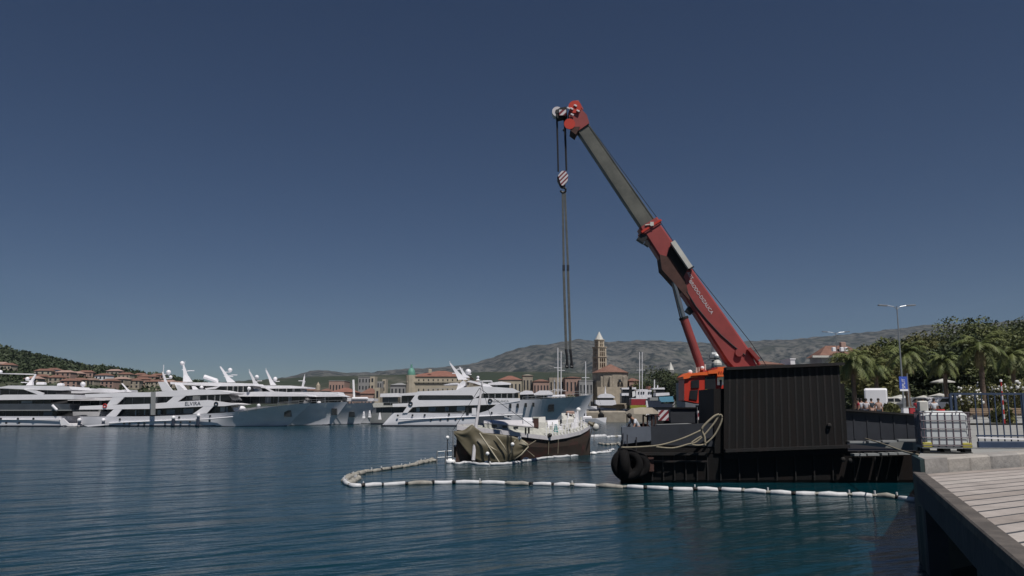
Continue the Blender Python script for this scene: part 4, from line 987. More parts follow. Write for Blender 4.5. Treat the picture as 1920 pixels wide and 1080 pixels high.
# hose along the boom
m = MB(); m.tube([bpt(along(a,b), n, -.54) for a,b,n in ((1297,540,.45),(1310,570,.5),(1330,600,.38),(1350,628,.2),(1370,648,-.05),(1400,662,-.35))], .045, 6); cp('hose', m, 'cable')
m = MB(); m.box(bpt(along(1300,578),.86,0),(.4,.5,.35),ry=.6); cp('boom_stop', m, 'black')
m = MB(); m.tube([bpt(along(1392,655),-.1,-.7), bpt(along(1392,655),-.1,.7)], .24, 14); cp('pivot_pin', m, 'boom_red')
m = MB(); m.box(P(1412,664,YC+1.4),(.22,.4,.9),ry=-.7); m.tube([P(1404,655,YC+1.4),P(1424,684,YC+1.4)],.1,6); cp('winch_arm', m, 'boom_red')
# head
m = MB(); m.prism([bpt(s, n, -.5) for s,n in ((sT-.35,.56),(sT-.3,-.45),(sT+.25,-.62),(sT+1.0,-.5),(sT+1.3,-.1),(sT+1.0,.32),(sT+.2,.6))], (0,1.0,0)); head = cp('boom_head', m, 'boom_red')
m = MB(); m.prism([bpt(s, n, -.56) for s,n in ((sT-.5,.72),(sT-.2,.2),(sT+.1,.7),(sT-.1,.86))], (0,1.1,0)); cp('head_cheek', m, 'rust', head)
for px,py,r in ((1078,200,.42),(1068,232,.36)):
    c=P(px,py,YBm-.6); m=MB(); m.tube([c,c+Vector((0,.08,0))],r,16); o=cp('sheave', m, 'crane_red', head)
m = MB()
for px,py in ((1066,203),(1072,204),(1079,198),(1084,208),(1073,215)): m.cbox(P(px,py,YBm-.62),(.22,.12,.10),.02,ry=.5)
cp('head_fitting', m, 'hz_white', head)
m = MB(); m.tube([P(1070,196,YBm),P(1077,191,YBm),P(1083,190,YBm),P(1092,206,YBm)],.09,6); cp('head_guard', m, 'boom_red', head)
# jib nose with striped plate
m = MB(); poly(m, [(1044,206),(1050,202),(1062,200),(1064,218),(1046,222),(1042,216)], YBm-.3, .6); nose = cp('nose', m, 'rust_rib', head)
hz = hazard(1048.5,205.5,1061.5,216,YBm-.42,head,2,name='nose_stripe_plate')
c = P(1044.5,212,YBm); m = MB(); m.tube([c+Vector((0,-.28,0)),c+Vector((0,.28,0))], .34, 16); o = cp('sheave', m, 'hz_white', nose); 
m = MB(); m.tube([c+Vector((0,-.32,0)),c+Vector((0,-.27,0))], .14, 10); cp('hub', m, 'cable', o)
# hoist ropes
m = MB()
for a,b,c_,d,r in ((1043.5,214,1046.5,322,.045),(1045,214,1047.5,322,.03),(1058,218,1062,320,.06),(1060,218,1063,320,.03)): m.tube([P(a,b,YBm), P(c_,d,YBm)], r, 5)
m.ball(P(1057.5,244,YBm),.09,6,5); cp('hoist_rope', m, 'cable')
m = MB(); m.tube([bpt(along(1238,402),-.8,0), bpt(along(1290,490),-.78,0), P(1407,641,YBm), P(1440,690,YBm)], .022, 4); cp('winch_rope', m, 'cable')
m = MB(); m.tube([bpt(sT-.2,-.5,0), bpt(sC+.2,-.78,0)], .02, 4); cp('winch_rope', m, 'cable')
# luffing cylinder
ca = P(1315,700,YBm); cb = P(1280,600,YBm); cc = P(1255,508,YBm)
for dy in (-.42,):
    m = MB(); m.tube([ca+Vector((0,dy,0)), cb+Vector((0,dy,0))], .27, 16); bar = cp('cylinder_barrel', m, 'boom_red', smooth=False)
    m = MB(); m.tube([cb+Vector((0,dy,0)), cb+(cb-ca).normalized()*.14+Vector((0,dy,0))], .30, 16); cp('cylinder_collar', m, 'rust_rib', bar)
    m = MB(); m.tube([cb+Vector((0,dy,0)), cc+Vector((0,dy,0))], .14, 12); cp('cylinder_rod', m, 'chrome')
    m = MB(); m.tube([cb+Vector((-.22,dy-.05,0)), cc+Vector((-.15,dy-.05,0))], .045, 6); cp('guide_rod', m, 'cable')
m = MB(); m.tube([P(1316,690,YBm-.5),P(1314,596,YBm-.5)],.0,3) if False else None
m = MB(); m.tube([P(1315,607,YBm),P(1314.5,605,YBm)], .06, 6); m.ball(P(1315,607,YBm),.09,6,5); cp('pendant', m, 'cable')
# railing tubes near the base
m = MB()
for px,py in ((1306,696),(1311,694),(1322,690)): m.tube([P(px,py+4,YC+1.4),P(px,py-7,YC+1.4)],.05,5)
cp('handrail', m, 'offwhite')
# hook block
hk = thing('hook_block', 'red and white striped crane hook block hanging from the boom tip', 'hook block', P(1055,335,YBm))
m = MB(); pts = [(1046.5,329),(1053,320.5),(1060,320),(1065.5,328),(1064.5,338),(1057,348.5),(1052,347)]
poly(m, pts, YBm-.16, .32); bo = fixn(obj('block_body', m, M['hz_red'], hk))
def clip2(poly_, f):
    out = []
    for i in range(len(poly_)):
        p_, q_ = poly_[i], poly_[(i+1)%len(poly_)]; fp, fq = f(p_), f(q_)
        if fp >= 0: out.append(p_)
        if (fp < 0) != (fq < 0): t = fp/(fp-fq); out.append((p_[0]+(q_[0]-p_[0])*t, p_[1]+(q_[1]-p_[1])*t))
    return out
for k in range(5):
    c0_ = 1374.0+k*8.4; pp = clip2(clip2([(float(a),float(b)) for a,b in pts], lambda q_: q_[0]+q_[1]*1.0-c0_), lambda q_: c0_+4.4-(q_[0]+q_[1]*1.0))
    if len(pp) > 2: m = MB(); poly(m, pp, YBm-.185, .02); fixn(obj('stripe', m, M['hz_white'], bo))
m = MB(); poly(m, [(1045,330),(1048,334),(1054,349),(1051,350),(1045,338)], YBm-.1, .3); obj('cheek_plate', m, M['black'], hk)
m = MB(); m.tube([P(1056,347,YBm),P(1056,353,YBm)],.14,8); m.tube([P(1056+5.0*math.sin(a),356.5-4.6*math.cos(a),YBm) for a in [x*.45 for x in range(0,11)]],.075,6); obj('hook', m, M['black'], hk)
# slings
for i,(lab,pp) in enumerate((('left pair of long grey lifting slings below the hook block', [(1054,359,1056,498),(1056,360,1058,498)]),('right pair of long grey lifting slings below the hook block', [(1058,360,1064,500),(1060,359,1066,500)]))):
    r_ = thing('lifting_sling', lab, 'sling', P(pp[0][0],pp[0][1],YBm))
    for a,b,c_,d in pp: m = MB(); m.tube([P(a,b,YBm),P(c_,d,YBm)],.035,5); obj('upper_rope', m, M['sling'], r_)
    x = pp[0][2]; m = MB(); m.cbox(P(x+1,502,YBm),(.16,.1,.4),.03); obj('shackle', m, M['cable'], r_)
    for dx,ex in ((0,5),(2.2,7.2)):
        m = MB(); m.tube([P(x+dx-.3,504,YBm),P(x+ex-.6,655,YBm)],.045,5); obj('lower_rope', m, M['sling'], r_)
    m = MB(); m.tube([P(x+5,655,YBm),P(x+7,668,YBm),P(x+5.5+i*1,690,YBm)],.09,6); m.tube([P(x+5.6,655,YBm),P(x+7.2,672,YBm),P(x+8.5+i*1,690,YBm)],.08,6); m.tube([P(x+5.2+i,688,YBm),P(x+9+i,688,YBm)],.10,6); obj('end_loop', m, M['cable'], r_)

# ================================================================ HALF-SUNK BOAT
NB = [(857,801,57.0),(880,803.5,57.2),(905,806,57.6),(932,808.5,58.4),(979,814.5,60.2),(1032,821,62.3),(1064,816.5,63.6),(1088,810.5,65.2),(1101,803.5,66.4),(1106,799,67)]
FB = [(857,799.5,57.6),(880,798,59.2),(905,796.5,60.6),(932,795.5,62),(979,794,64),(1030,791,66),(1062,789,67),(1086,790.5,67.6),(1099,795,67.6),(1106,798.8,67.4)]
Nn = [P(*q) for q in NB]; Ff = [P(*q) for q in FB]
bt = thing('sunken_boat', 'listing half sunk wooden motor sailer with a pale gunwale and brown hull', 'boat', ((Nn[4]+Ff[4])/2*1)); bt.location.z = 0
def bp2(name, m, mt, par=None, smooth=False): return fixn(obj(name, m, M[mt], par or bt, smooth=smooth))
secs = []
for i,(n,f) in enumerate(zip(Nn,Ff)):
    k = [0.1,.5,.8,.95,1,1,.9,.7,.4,.15][i]
    secs.append([n, n+Vector((0,.12*k,(-.1-n.z)*.45)), Vector((n.x-.1,n.y+.5*k,-.12)), Vector(((n.x+f.x)/2,(n.y+f.y)/2,-1.2)), Vector((f.x,f.y-.3*k,-.1)), f])
m = MB(); m.loft(secs, closed=True); bp2('hull', m, 'hull_brown', smooth=False)
def strip(name, pts, h, w, mt):
    m = MB(); m.loft([[p, p+Vector((0,-w,0)), p+Vector((0,-w,-h)), p+Vector((0,0,-h))] for p in pts], closed=True); return bp2(name, m, mt)
strip('gunwale', [p+Vector((0,-.02,.12)) for p in Nn], .30, .12, 'rail_lilac'); strip('gunwale', [p+Vector((0,.08,.14)) for p in Ff], .2, .1, 'rail_lilac')
for k in range(5):
    z = .5+k*.0; 
m = MB(); m.loft([[n.lerp(f,.04)+Vector((0,0,.02)), n.lerp(f,.5)+Vector((0,0,.08)), n.lerp(f,.96)+Vector((0,0,.02))] for n,f in zip(Nn,Ff)], caps=False); obj('deck', m, M['deckpale'], bt)
def onb(px, t):
    """deck point at photo column px, t across from near to far gunwale"""
    for i in range(len(NB)-1):
        if NB[i][0] <= px <= NB[i+1][0]:
            k = (px-NB[i][0])/(NB[i+1][0]-NB[i][0]); return Nn[i].lerp(Nn[i+1],k).lerp(Ff[i].lerp(Ff[i+1],k), t)
def dbox(name, px0, px1, t0, t1, h, mt, par=None, hb=0, b=.05):
    a,b_,c,d = onb(px0,t0), onb(px1,t0), onb(px1,t1), onb(px0,t1); up = Vector((0,.18,1)).normalized()
    m = MB(); m.loft([[a+up*hb,b_+up*hb,c+up*hb,d+up*hb],[p+up*(hb+h) for p in (a,b_,c,d)]], closed=True); return bp2(name, m, mt, par)
cb_ = dbox('cabin', 908, 1000, .28, .75, .38, 'deckpale'); dbox('cabin_roof', 907, 1001, .265, .765, .07, 'rail_lilac', cb_, .38)
dbox('hatch', 981, 998, .35, .65, .3, 'white', None, .45)
for px in (925, 945, 965):
    m = MB(); p = onb(px,.27); m.box(p+Vector((0,-.02,.22)), (.5,.05,.16)); bp2('cabin_window', m, 'glass', cb_)
dbox('aft_cabin', 1010, 1024, .5, .9, .55, 'offwhite'); dbox('wheelhouse', 1055, 1084, .45, .95, .72, 'offwhite')
dbox('bench', 1028, 1048, .55, .8, .35, 'white')
# stanchions and ropes
rnd = random.Random(9)
for px in list(range(1024,1100,6)):
    for t in (.03,):
        p = onb(px,t); m = MB(); m.tube([p, p+Vector((.02,.1,.85))], .028, 5); bp2('stanchion', m, 'white')
m = MB(); m.tube([onb(px,.03)+Vector((.02,.1,.85)) for px in range(1024,1100,6)], .02, 4); m.tube([onb(px,.03)+Vector((.01,.05,.45)) for px in range(1024,1100,6)], .015, 4); bp2('guard_wire', m, 'white')
for i,px in enumerate((1058,1063,1069,1074,1079,1085,1090,1067,1082)):
    p = onb(px, rnd.uniform(.3,.8)); h = rnd.uniform(.7,1.35); m = MB(); m.tube([p, p+Vector((rnd.uniform(-.1,.1),.15,h))], rnd.uniform(.04,.10), 6); bp2('post', m, 'white' if i%3 else 'offwhite')
# masts and stays: lying free of the deck, leaning
m = MB(); m.tube([P(887.5,863,56.6), P(893,795,57.0), P(905,714,57.6)], [.13,.12,.06], 8); mo = bp2('mast', m, 'rail_lilac')
m = MB()
for a,b in (((899,728),(1000,800)),((899,728),(850,806)),((902,718),(925,800))): m.tube([P(*a,57.4), P(*b,58)], .018, 4)
bp2('stay', m, 'cable')
m = MB(); m.tube([P(899,812,56.3), P(918,840,56.1), P(936,867,56.0)], .06, 6); bp2('boom_pole', m, 'pale_pole_fold')
m = MB(); m.tube([P(966,825,56.5), P(961,834,56.3), P(958,849,56.2)], .035, 5); bp2('short_pole', m, 'pale_pole_fold')
for a,b in (((1029,826),(1028,852)),((1047,824),(1046,850)),((1005,826),(985,838)),((985,842),(1002,856))):
    m = MB(); m.tube([P(*a,60.1 if a[0]<1010 else 62.1), P(*b,60.1 if a[0]<1010 else 62.3)], .035, 5); bp2('hanging_rope', m, 'rope')
for px0,px1 in ((984,987),(990,993)):
    m = MB(); p=P((px0+px1)/2,808,60.3); m.tube([p+Vector((0,0,-.2)),p+Vector((0,0,.25))],.07,6); bp2('bollard', m, 'black')
p=P(1031,816,62.0); m=MB(); m.ball(p,.17,7,5); m.ball(p+Vector((-.12,0,-.08)),.12,6,5); bp2('black_fender', m, 'black')
# tarpaulin
top = [(848,809),(870,806.5),(885,795.5),(893,803),(905,811),(925,813.5),(945,815),(962,818),(974,822),(984,826),(992,833)]
bot = [(848,810),(858,824),(868,838),(876,848),(888,860),(901,866),(918,867),(935,868),(952,866),(968,860),(991,838)]
tp = thing('tarpaulin', 'large creased brown tarpaulin draped over the left side of the sunken boat', 'tarpaulin', P(920,840,56.6))
m = MB(); nu, nv = 44, 16
def pl(L, u):
    f = u*(len(L)-1); i = min(int(f), len(L)-2); k = f-i; return (L[i][0]*(1-k)+L[i+1][0]*k, L[i][1]*(1-k)+L[i+1][1]*k)
for i in range(nu+1):
    u = i/nu; a = pl(top,u); b = pl(bot,u)
    for j in range(nv+1):
        v = j/nv; px = a[0]*(1-v)+b[0]*v; py = a[1]*(1-v)+b[1]*v
        fold = .06*math.sin(u*17+v*3.5+1.2*math.sin(v*4)) + .05*math.sin(u*7-v*9) + .05*mnoise.noise(Vector((u*6,v*4,0)))
        Y = 56.75-.12*math.sin(math.pi*min(v,.9))+fold*(.35+.65*math.sin(math.pi*v))
        m.v.append(tuple(P(px,py,Y)))
for i in range(nu):
    for j in range(nv): q=i*(nv+1)+j; m.f.append((q,q+1,q+nv+2,q+nv+1))
o = obj('cloth', m, M['tarp'], tp, smooth=True); md = o.modifiers.new('s','SOLIDIFY'); md.thickness=.03
for cr_ in ([(928,815),(936,825),(944,836),(950,848)],[(917,835),(924,841),(932,845)],[(976,824),(988,832),(991,838),(978,852),(964,862)]):
    m = MB(); m.tube([P(a,b,56.45) for a,b in cr_],[.02]+[.06]*(len(cr_)-2)+[.03],6); bp2('highlight_fold', m, 'pale_pole_fold', tp, smooth=True)  # pale colour paints sunlit highlights along the tarpaulin folds
# swim platform wreckage at its left end
wp = thing('wrecked_platform', 'dark boxy bathing platform wreck at the left end of the sunken boat', 'platform', P(862,865,58))
m = MB(); rect(m, 851,837,877,858,57.8,1.6); bp2('dark_box', m, 'hull_brown', wp)
m = MB(); rect(m, 848,835.5,868,838,57.5,1.9); bp2('platform_top', m, 'midgrey', wp)
for px in (819,835,849):
    m = MB(); m.tube([P(px,870 if px<840 else 862,55.5), P(px+.8,845 if px<848 else 808,55.5)], .045, 5); bp2('railing_post', m, 'steel', wp)
m = MB(); m.tube([P(819.8,847,55.5),P(850,845,55.6)],.03,5); m.tube([P(819.5,858,55.5),P(850,856,55.6)],.03,5); bp2('rail', m, 'steel', wp)
# marker poles with white floats
for (px,py,py2,lab) in ((839,820.5,862,'white ball float on a thin pole left of the tarpaulin'),(914,850.5,867,'white ball float on a thick black pole in front of the tarpaulin'),(974,821.5,828,'white ball float high on the tarpaulin edge beside the gunwale'),(961,833,838,'white ball float halfway down the tarpaulin')):
    Yp = 55.3; t_ = thing('marker_float', lab, 'float', P(px,py,Yp)); m = MB(); m.ball(P(px,py,Yp), .13, 10, 8); obj('ball', m, M['glow_white'], t_, smooth=True)
    m = MB(); m.tube([P(px+(3 if px==914 else 0),py+1,Yp+.05),P(px+(3 if px==914 else 0),py2,Yp+.05)], .09 if px==914 else .03, 6); obj('pole', m, M['black'], t_)
# loose things on deck
def ontop(name, lab, cat, px, t, build, lift=0):
    p = onb(px,t)+Vector((0,.1,.06+lift)); r_ = thing(name, lab, cat, p); build(r_, p); return r_
def b1(r_,p):
    m=MB(); m.cbox(p+Vector((0,0,.33)),(.42,.4,.7),.03); bp2('body', m, 'rust', r_); m=MB(); m.cbox(p+Vector((0,0,.73)),(.5,.46,.1),.03); bp2('lid', m, 'deckpale', r_)
ontop('wooden_locker','brown wooden locker with a pale lid standing on the sunken boats deck','locker',1005,.5,b1,.1)
def b2(r_,p):
    m=MB(); m.loft([[p+Vector((-.16,-.1,0)),p+Vector((.16,-.1,0)),p+Vector((.16,.1,0)),p+Vector((-.16,.1,0))],[p+Vector((-.1,-.06,.6)),p+Vector((.08,-.06,.6)),p+Vector((.08,.06,.6)),p+Vector((-.1,.06,.6))]],closed=True); bp2('cloth', m, 'teal', r_)
ontop('teal_cloth','teal cloth hanging among the white posts on the sunken boat','cloth',1043,.25,b2)
def b3(r_,p):
    m=MB(); m.cbox(p+Vector((0,0,.12)),(.7,.5,.24),.08); bp2('cushion', m, 'wall_pink', r_)
ontop('rolled_awning','rolled brick red awning on top of the sunken boats wheelhouse','awning',1071,.75,b3,.78)
def b4(r_,p):
    m=MB(); m.ball(p+Vector((0,0,.2)),.2,9,7); bp2('ball', m, 'glow_white', r_)
ontop('white_buoy','white round buoy on the far rail at the right end of the sunken boat','buoy',1087,.95,b4,.75)
for i,(px,t,sx,sz,mt,lab) in enumerate(((1052,.35,.3,.3,'white','white plastic crate at the foot of the posts on the sunken boat'),(1064,.3,.5,.22,'deckpale','low pale box beside the near rail right of the teal cloth'),(1075,.35,.3,.45,'white','upright white plastic chair among the clutter on the sunken boat'),(1090,.45,.35,.3,'offwhite','off white sack at the right end of the sunken boats deck'),(1035,.4,.25,.4,'offwhite','narrow off white canister left of the teal cloth'))):
    def b5(r_,p,sx=sx,sz=sz,mt=mt):
        m=MB(); m.cbox(p+Vector((0,0,sz/2)),(sx,sx*.8,sz),.04); bp2('body', m, mt, r_); m=MB(); m.cbox(p+Vector((sx*.3,0,sz+.12)),(.06,sx*.8,.25),.02); bp2('handle', m, mt, r_)
    ontop('deck_crate', lab, 'crate', px, t, b5)
# dinghy-like bundle hanging off the right end
bd_ = thing('fender_bundle','beige bundle with a pale round fender behind the right end of the sunken boat','fender',P(1113,800,67))
m=MB(); m.ball(P(1117,801,67),.28,10,8,(1,.8,1.1)); bp2('round_fender', m, 'offwhite', bd_, smooth=True)
m=MB(); m.tube([P(1103,792,67),P(1110,796,67),P(1115,800,67)],[.14,.2,.1],7); m.tube([P(1108,797,67),P(1115,792,67)],.07,6); bp2('rolled_net', m, 'tarp', bd_)
m=MB(); m.tube([P(1110,804,67),P(1106,822,66)],.05,5); m.tube([P(1114,806,67),P(1114,835,66)],.03,5); bp2('rope', m, 'cable', bd_)

# ================================================================ CONTAINMENT BOOMS
def cboom(label, pts, seg, r, mt='boomfloat', dirty=(), z=.06, jag=0.05, group=None, jl=.20):
    w = [G(a,b,z) for a,b in pts]; q=[]
    for i in range(len(w)-1):
        p0=w[max(i-1,0)];p1=w[i];p2=w[i+1];p3=w[min(i+2,len(w)-1)]
        for k in range(8): t=k/8; q.append(.5*((2*p1)+(p2-p0)*t+(2*p0-5*p1+4*p2-p3)*t*t+(3*p1-p0-3*p2+p3)*t**3))
    q.append(w[-1]); root = thing('containment_boom', label, 'oil boom', w[len(w)//2])
    S=[0]; 
    for a,b in zip(q,q[1:]): S.append(S[-1]+(b-a).length)
    def at(s):
        for i in range(len(S)-1):
            if s <= S[i+1]: return q[i].lerp(q[i+1], (s-S[i])/max(S[i+1]-S[i],1e-6))
        return q[-1]
    rnd = random.Random(int(pts[0][0])); s=0; n=0
    while s < S[-1]-.3:
        L_ = seg*rnd.uniform(.8,1.25); e=min(s+L_, S[-1]); k=max(3,int((e-s)/.35)+1); rr=[]; pp=[]
        for i in range(k):
            t=i/(k-1); p=at(s+(e-s)*t); p=p+Vector((rnd.uniform(-jag,jag),rnd.uniform(-jag,jag),rnd.uniform(-.02,.03))); pp.append(p); rr.append(r*(.85 if i in (0,k-1) else rnd.uniform(.9,1.12)))
        frac = (s/S[-1]); d = any(a<=frac<=b for a,b in dirty)
        m=MB(); m.tube([pp[0]-(pp[1]-pp[0]).normalized()*.04]+pp+[pp[-1]+(pp[-1]-pp[-2]).normalized()*.04], [r*.45]+rr+[r*.45], 8); obj('float', m, M['boomdirty' if d or rnd.random()<.12 else mt], root, smooth=True)
        if e < S[-1]-.2:
            m=MB(); a=at(e-.02); b=at(e+jl+.02); m.tube([a+Vector((0,0,.02)), (a+b)/2+Vector((0,0,rnd.uniform(0,.06))), b+Vector((0,0,.02))], [r*.55,r*rnd.uniform(.5,1.0),r*.55], 6); obj('joint', m, M['boomdirty' if rnd.random()<.5 else 'rust_rib'], root)
            if rnd.random()<.3: 
                m=MB(); c=(a+b)/2; m.box(c+Vector((0,0,.08)),(.05,.10,.28)); obj('connector_plate', m, M['boomfloat'], root)
        s=e+jl; n+=1
    return root
cboom('long white containment boom looping round the sunken boat to the quay corner', [(812,861),(790,866),(768,873),(735,878),(700,883),(672,887),(652,894),(646,902),(655,909),(668,911.5),(705,909.5),(760,907),(850,905),(935,906),(1000,908),(1070,910),(1140,912),(1200,914.5),(1260,917),(1330,918),(1400,921),(1450,924),(1500,926),(1560,927.5),(1620,929),(1668,931),(1712,938)], .95, .125, dirty=((.0,.33),), jag=.05)
cboom('tangled grey containment boom bunched at the left bend of the long boom', [(688,884),(668,890),(650,896),(646,904),(658,905),(670,896),(664,900),(655,902)], .7, .15, 'boomdirty', jag=.12)
cboom('short pale boom piece floating left of the wrecked platform', [(775,872),(790,868),(812,864),(820,865)], 1.0, .13, 'boomdirty')
cboom('thin white sorbent boom hugging the waterline of the sunken boat', [(840,863),(850,868),(862,869),(875,867),(893,870),(915,871),(940,870),(962,868),(990,864),(1015,860),(1040,857),(1070,855),(1100,851),(1125,849),(1145,847)], 3.6, .10, 'boomfloat', jag=.02, jl=.1)
cboom('wide pale absorbent roll floating beside the hull of the sunken boat', [(1044,853),(1060,852),(1082,851.5)], 6, .22, 'offwhite', jag=.02)
cboom('fat white boom end right of the sunken boat', [(1103,819),(1118,819),(1136,818)], 5, .26, 'boomfloat', jag=.02)
cboom('ragged white boom between the sunken boat and the barge', [(1138,820),(1152,819),(1166,818)], .9, .2, 'boomfloat', jag=.1)
cboom('second ragged boom row in front of the barge bow', [(1124,832),(1140,834),(1158,832),(1164,836)], .8, .16, 'boomdirty', jag=.1)
cboom('third ragged boom row nearest the barge bow', [(1120,849),(1135,847),(1150,843)], .8, .12, 'boomfloat', jag=.08)
for px,py,lab in ((844,866,'round white end float at the left tip of the sorbent boom'),(986,861.5,'white lump on the sorbent boom below the tarpaulins right corner'),(1113,850,'white lump on the sorbent boom near its right end'),(914,868,'small bright white float on the sorbent boom below the black pole')):
    p=G(px,py,.1); m=MB(); m.ball(p,.2 if px!=844 else .3,9,7,(1.3,.9,.8)); tag(obj('boom_float', m, M['glow_white'], None, smooth=True, loc=p), lab, 'float')

# ================================================================ QUAY THINGS
# IBC tank
ib = P(1790,848,21.9); rz=R(-17)
tank = thing('liquid_tank', 'white caged plastic liquid tank with yellow corners on a dark pallet at the quay edge', 'liquid tank', (ib.x+.0, ib.y+.55, ZQ), rz=rz)
def lp(name, m, mt, par=None, smooth=False): return fixn(obj(name, m, M[mt], par or tank, smooth=smooth, local=True))
m=MB(); m.cbox((0,0,.66),(1.15,.985,.87),.10); m.cbox((0,0,1.09),(.95,.8,.06),.05); body=lp('bottle', m, 'ibc_plastic')
m=MB(); m.tube([(0,0,1.11),(0,0,1.17)],.11,14); lp('filler_cap', m, 'red_ring', body)
for k in range(7):
    x=-.54+k*.18
    m=MB(); m.tube([(x,-.50,.20),(x,-.50,1.08)],.015,6); lp('cage_bar', m, 'cage')
    m=MB(); m.tube([(x,.50,.20),(x,.50,1.08)],.015,6); lp('cage_bar', m, 'cage')
for k in range(5):
    y=-.40+k*.2
    for sx in (-.6,.6):
        m=MB(); m.tube([(sx,y,.20),(sx,y,1.08)],.015,6); lp('cage_bar', m, 'cage')
for z in (.20,.41,.64,.86,1.08):
    m=MB(); m.tube([(-.6,-.515,z),(.6,-.515,z),(.6,.515,z),(-.6,.515,z),(-.6,-.515,z)],.013,6); lp('cage_ring', m, 'cage')
for x in (-.3,.3):
    m=MB(); m.tube([(x,-.5,1.10),(x,.5,1.10)],.015,6); lp('top_bar', m, 'steel')
for x in (-.48,.48):
    m=MB(); m.cbox((x,-.47,.215),(.24,.1,.13),.02); lp('yellow_corner', m, 'ibc_yellow')
m=MB(); m.cbox((0,0,.215),(.7,.96,.10),.02); lp('base_plate', m, 'greypaint')
m=MB(); m.box((0,0,.135),(1.22,1.02,.03)); pal=lp('pallet_deck', m, 'steel')
for x in (-.5,0,.5):
    for y in (-.4,0,.4):
        m=MB(); m.cbox((x,y,.06),(.16,.16,.115),.01); lp('pallet_foot', m, 'pallet', pal)
for y in (-.45,.45):
    m=MB(); m.box((0,y,.012),(1.2,.12,.02)); lp('pallet_runner', m, 'pallet', pal)
m=MB(); m.cbox((-.47,-.15,1.26),(.24,.3,.27),.03); c_=obj('canister', m, M['offwhite'], None); c_.location=tank.location; c_.rotation_euler.z=rz; tag(c_, 'small white canister standing on the left corner of the caged tank', 'canister')
# blue fence
YF=24.6; f0=P(1789,838,YF); zf=ZQ
fence=thing('blue_fence','tall blue metal railing with a white lower rail at the right edge of the quay','fence',(f0.x,YF,zf))
zt=P(1900,738.5,YF).z; Lf=6.5
def fb(name,m,mt): return fixn(obj(name,m,M[mt],fence))
m=MB(); m.box((f0.x+Lf/2,YF,zt),(Lf,.05,.06)); fb('top_rail',m,'blue_metal')
m=MB(); m.box((f0.x+Lf/2+.35,YF,zf+.37),(Lf-.7,.04,.045)); fb('lower_rail',m,'blue_metal')
m=MB(); m.cbox((f0.x+Lf/2+.35,YF-.02,zf+.11),(Lf-.7,.10,.19),.02); fb('base_beam',m,'blue_metal')
m=MB(); m.prism([(f0.x+.7,YF-.04,zf+.30),(f0.x+Lf,YF-.04,zf+.10),(f0.x+Lf,YF-.04,zf+.16),(f0.x+.7,YF-.04,zf+.335)],(0,-.03,0)); fb('white_rail',m,'white')
for k in range(30):
    x=f0.x+.75+k*.20
    if x>f0.x+Lf: break
    m=MB(); m.box((x,YF,(zf+.2+zt)/2),(.028,.028,zt-zf-.2)); fb('bar',m,'blue_metal')
for dx in (0,.14,2.2,3.0,4.4):
    m=MB(); m.box((f0.x+dx,YF-.005,(zf+zt)/2),(.07,.07,zt-zf)); fb('post',m,'blue_metal')

# ================================================================ VEGETATION
def palm_meshes(seed, H, n=44, rad=2.9):
    rnd=random.Random(seed); tr=MB(); pts=[]; rr=[]
    for i in range(9): t=i/8; pts.append((.12*math.sin(t*2)*1,0,H*t)); rr.append(.24-.06*t+(.05 if i%2 else 0))
    tr.tube(pts, rr, 9)
    fr=MB(); dr=MB(); top=Vector(pts[-1])
    for k in range(n+12):
        dry = k>=n; a=rnd.uniform(0,6.283); up = rnd.uniform(-.35,1.15) if not dry else rnd.uniform(-1.3,-.7)
        L_=rad*rnd.uniform(.8,1.1)*(.7 if dry else 1); d=Vector((math.cos(a),math.sin(a),0)); T=dr if dry else fr
        p=top.copy(); v=(d*math.cos(up)+Vector((0,0,math.sin(up)))).normalized(); prev=None; N=9
        for i in range(N+1):
            t=i/N; side=v.cross(Vector((0,0,1)));
            if side.length<.05: side=Vector((-d.y,d.x,0))
            side.normalize(); w=.62*math.sin(math.pi*min(1,t*.85+.12))*(.6 if dry else 1)
            if i>0:
                for sg in (-1,1):
                    for q in range(3):
                        o_=p-v*(L_/N)*(q/3); tip=o_+side*sg*w*rnd.uniform(.75,1.1)+v*w*.55+Vector((0,0,-w*rnd.uniform(.25,.7)))
                        T.add([o_-v*.05, o_+v*.07, tip],[(0,1,2)])
            p=p+v*(L_/N); v=(v+Vector((0,0,-.20-.10*t))).normalized()
    return tr, fr, dr
def make_palm(label, loc, seed, H, rad=2.9, n=44):
    tr,fr,dr=palm_meshes(seed,H,n,rad); r_=thing('palm_tree',label,'palm',loc,'palm trees along the promenade',rz=seed)
    obj('trunk',tr,M['palmtrunk'],r_,local=True,smooth=True); obj('frond',fr,M['palm'],r_,local=True); obj('dry_frond',dr,M['palmdry'],r_,local=True); return r_
def base_at(px,Y): return Vector(((px-960)/FPX*Y,Y,gz(Y)))
for (px,Y,H,sd_,rd,lab) in ((1596,88,5.9,1,3.3,'bushy palm right behind the top right corner of the black wall'),(1640,99,5.8,2,2.6,'slender palm between the bushy palm and the blue banner'),(1697,84,6.2,3,3.1,'palm with drooping fronds hanging over the blue banner'),(1768,100,6.4,4,2.9,'darker palm standing behind the cars left of the blue fence'),(1835,80,6.9,5,3.3,'tallest palm with dry brown skirt above the blue fence'),(1893,92,6.5,6,2.9,'palm at the right edge above the white flowering bushes')):
    make_palm(lab, base_at(px,Y), sd_, H, rd)
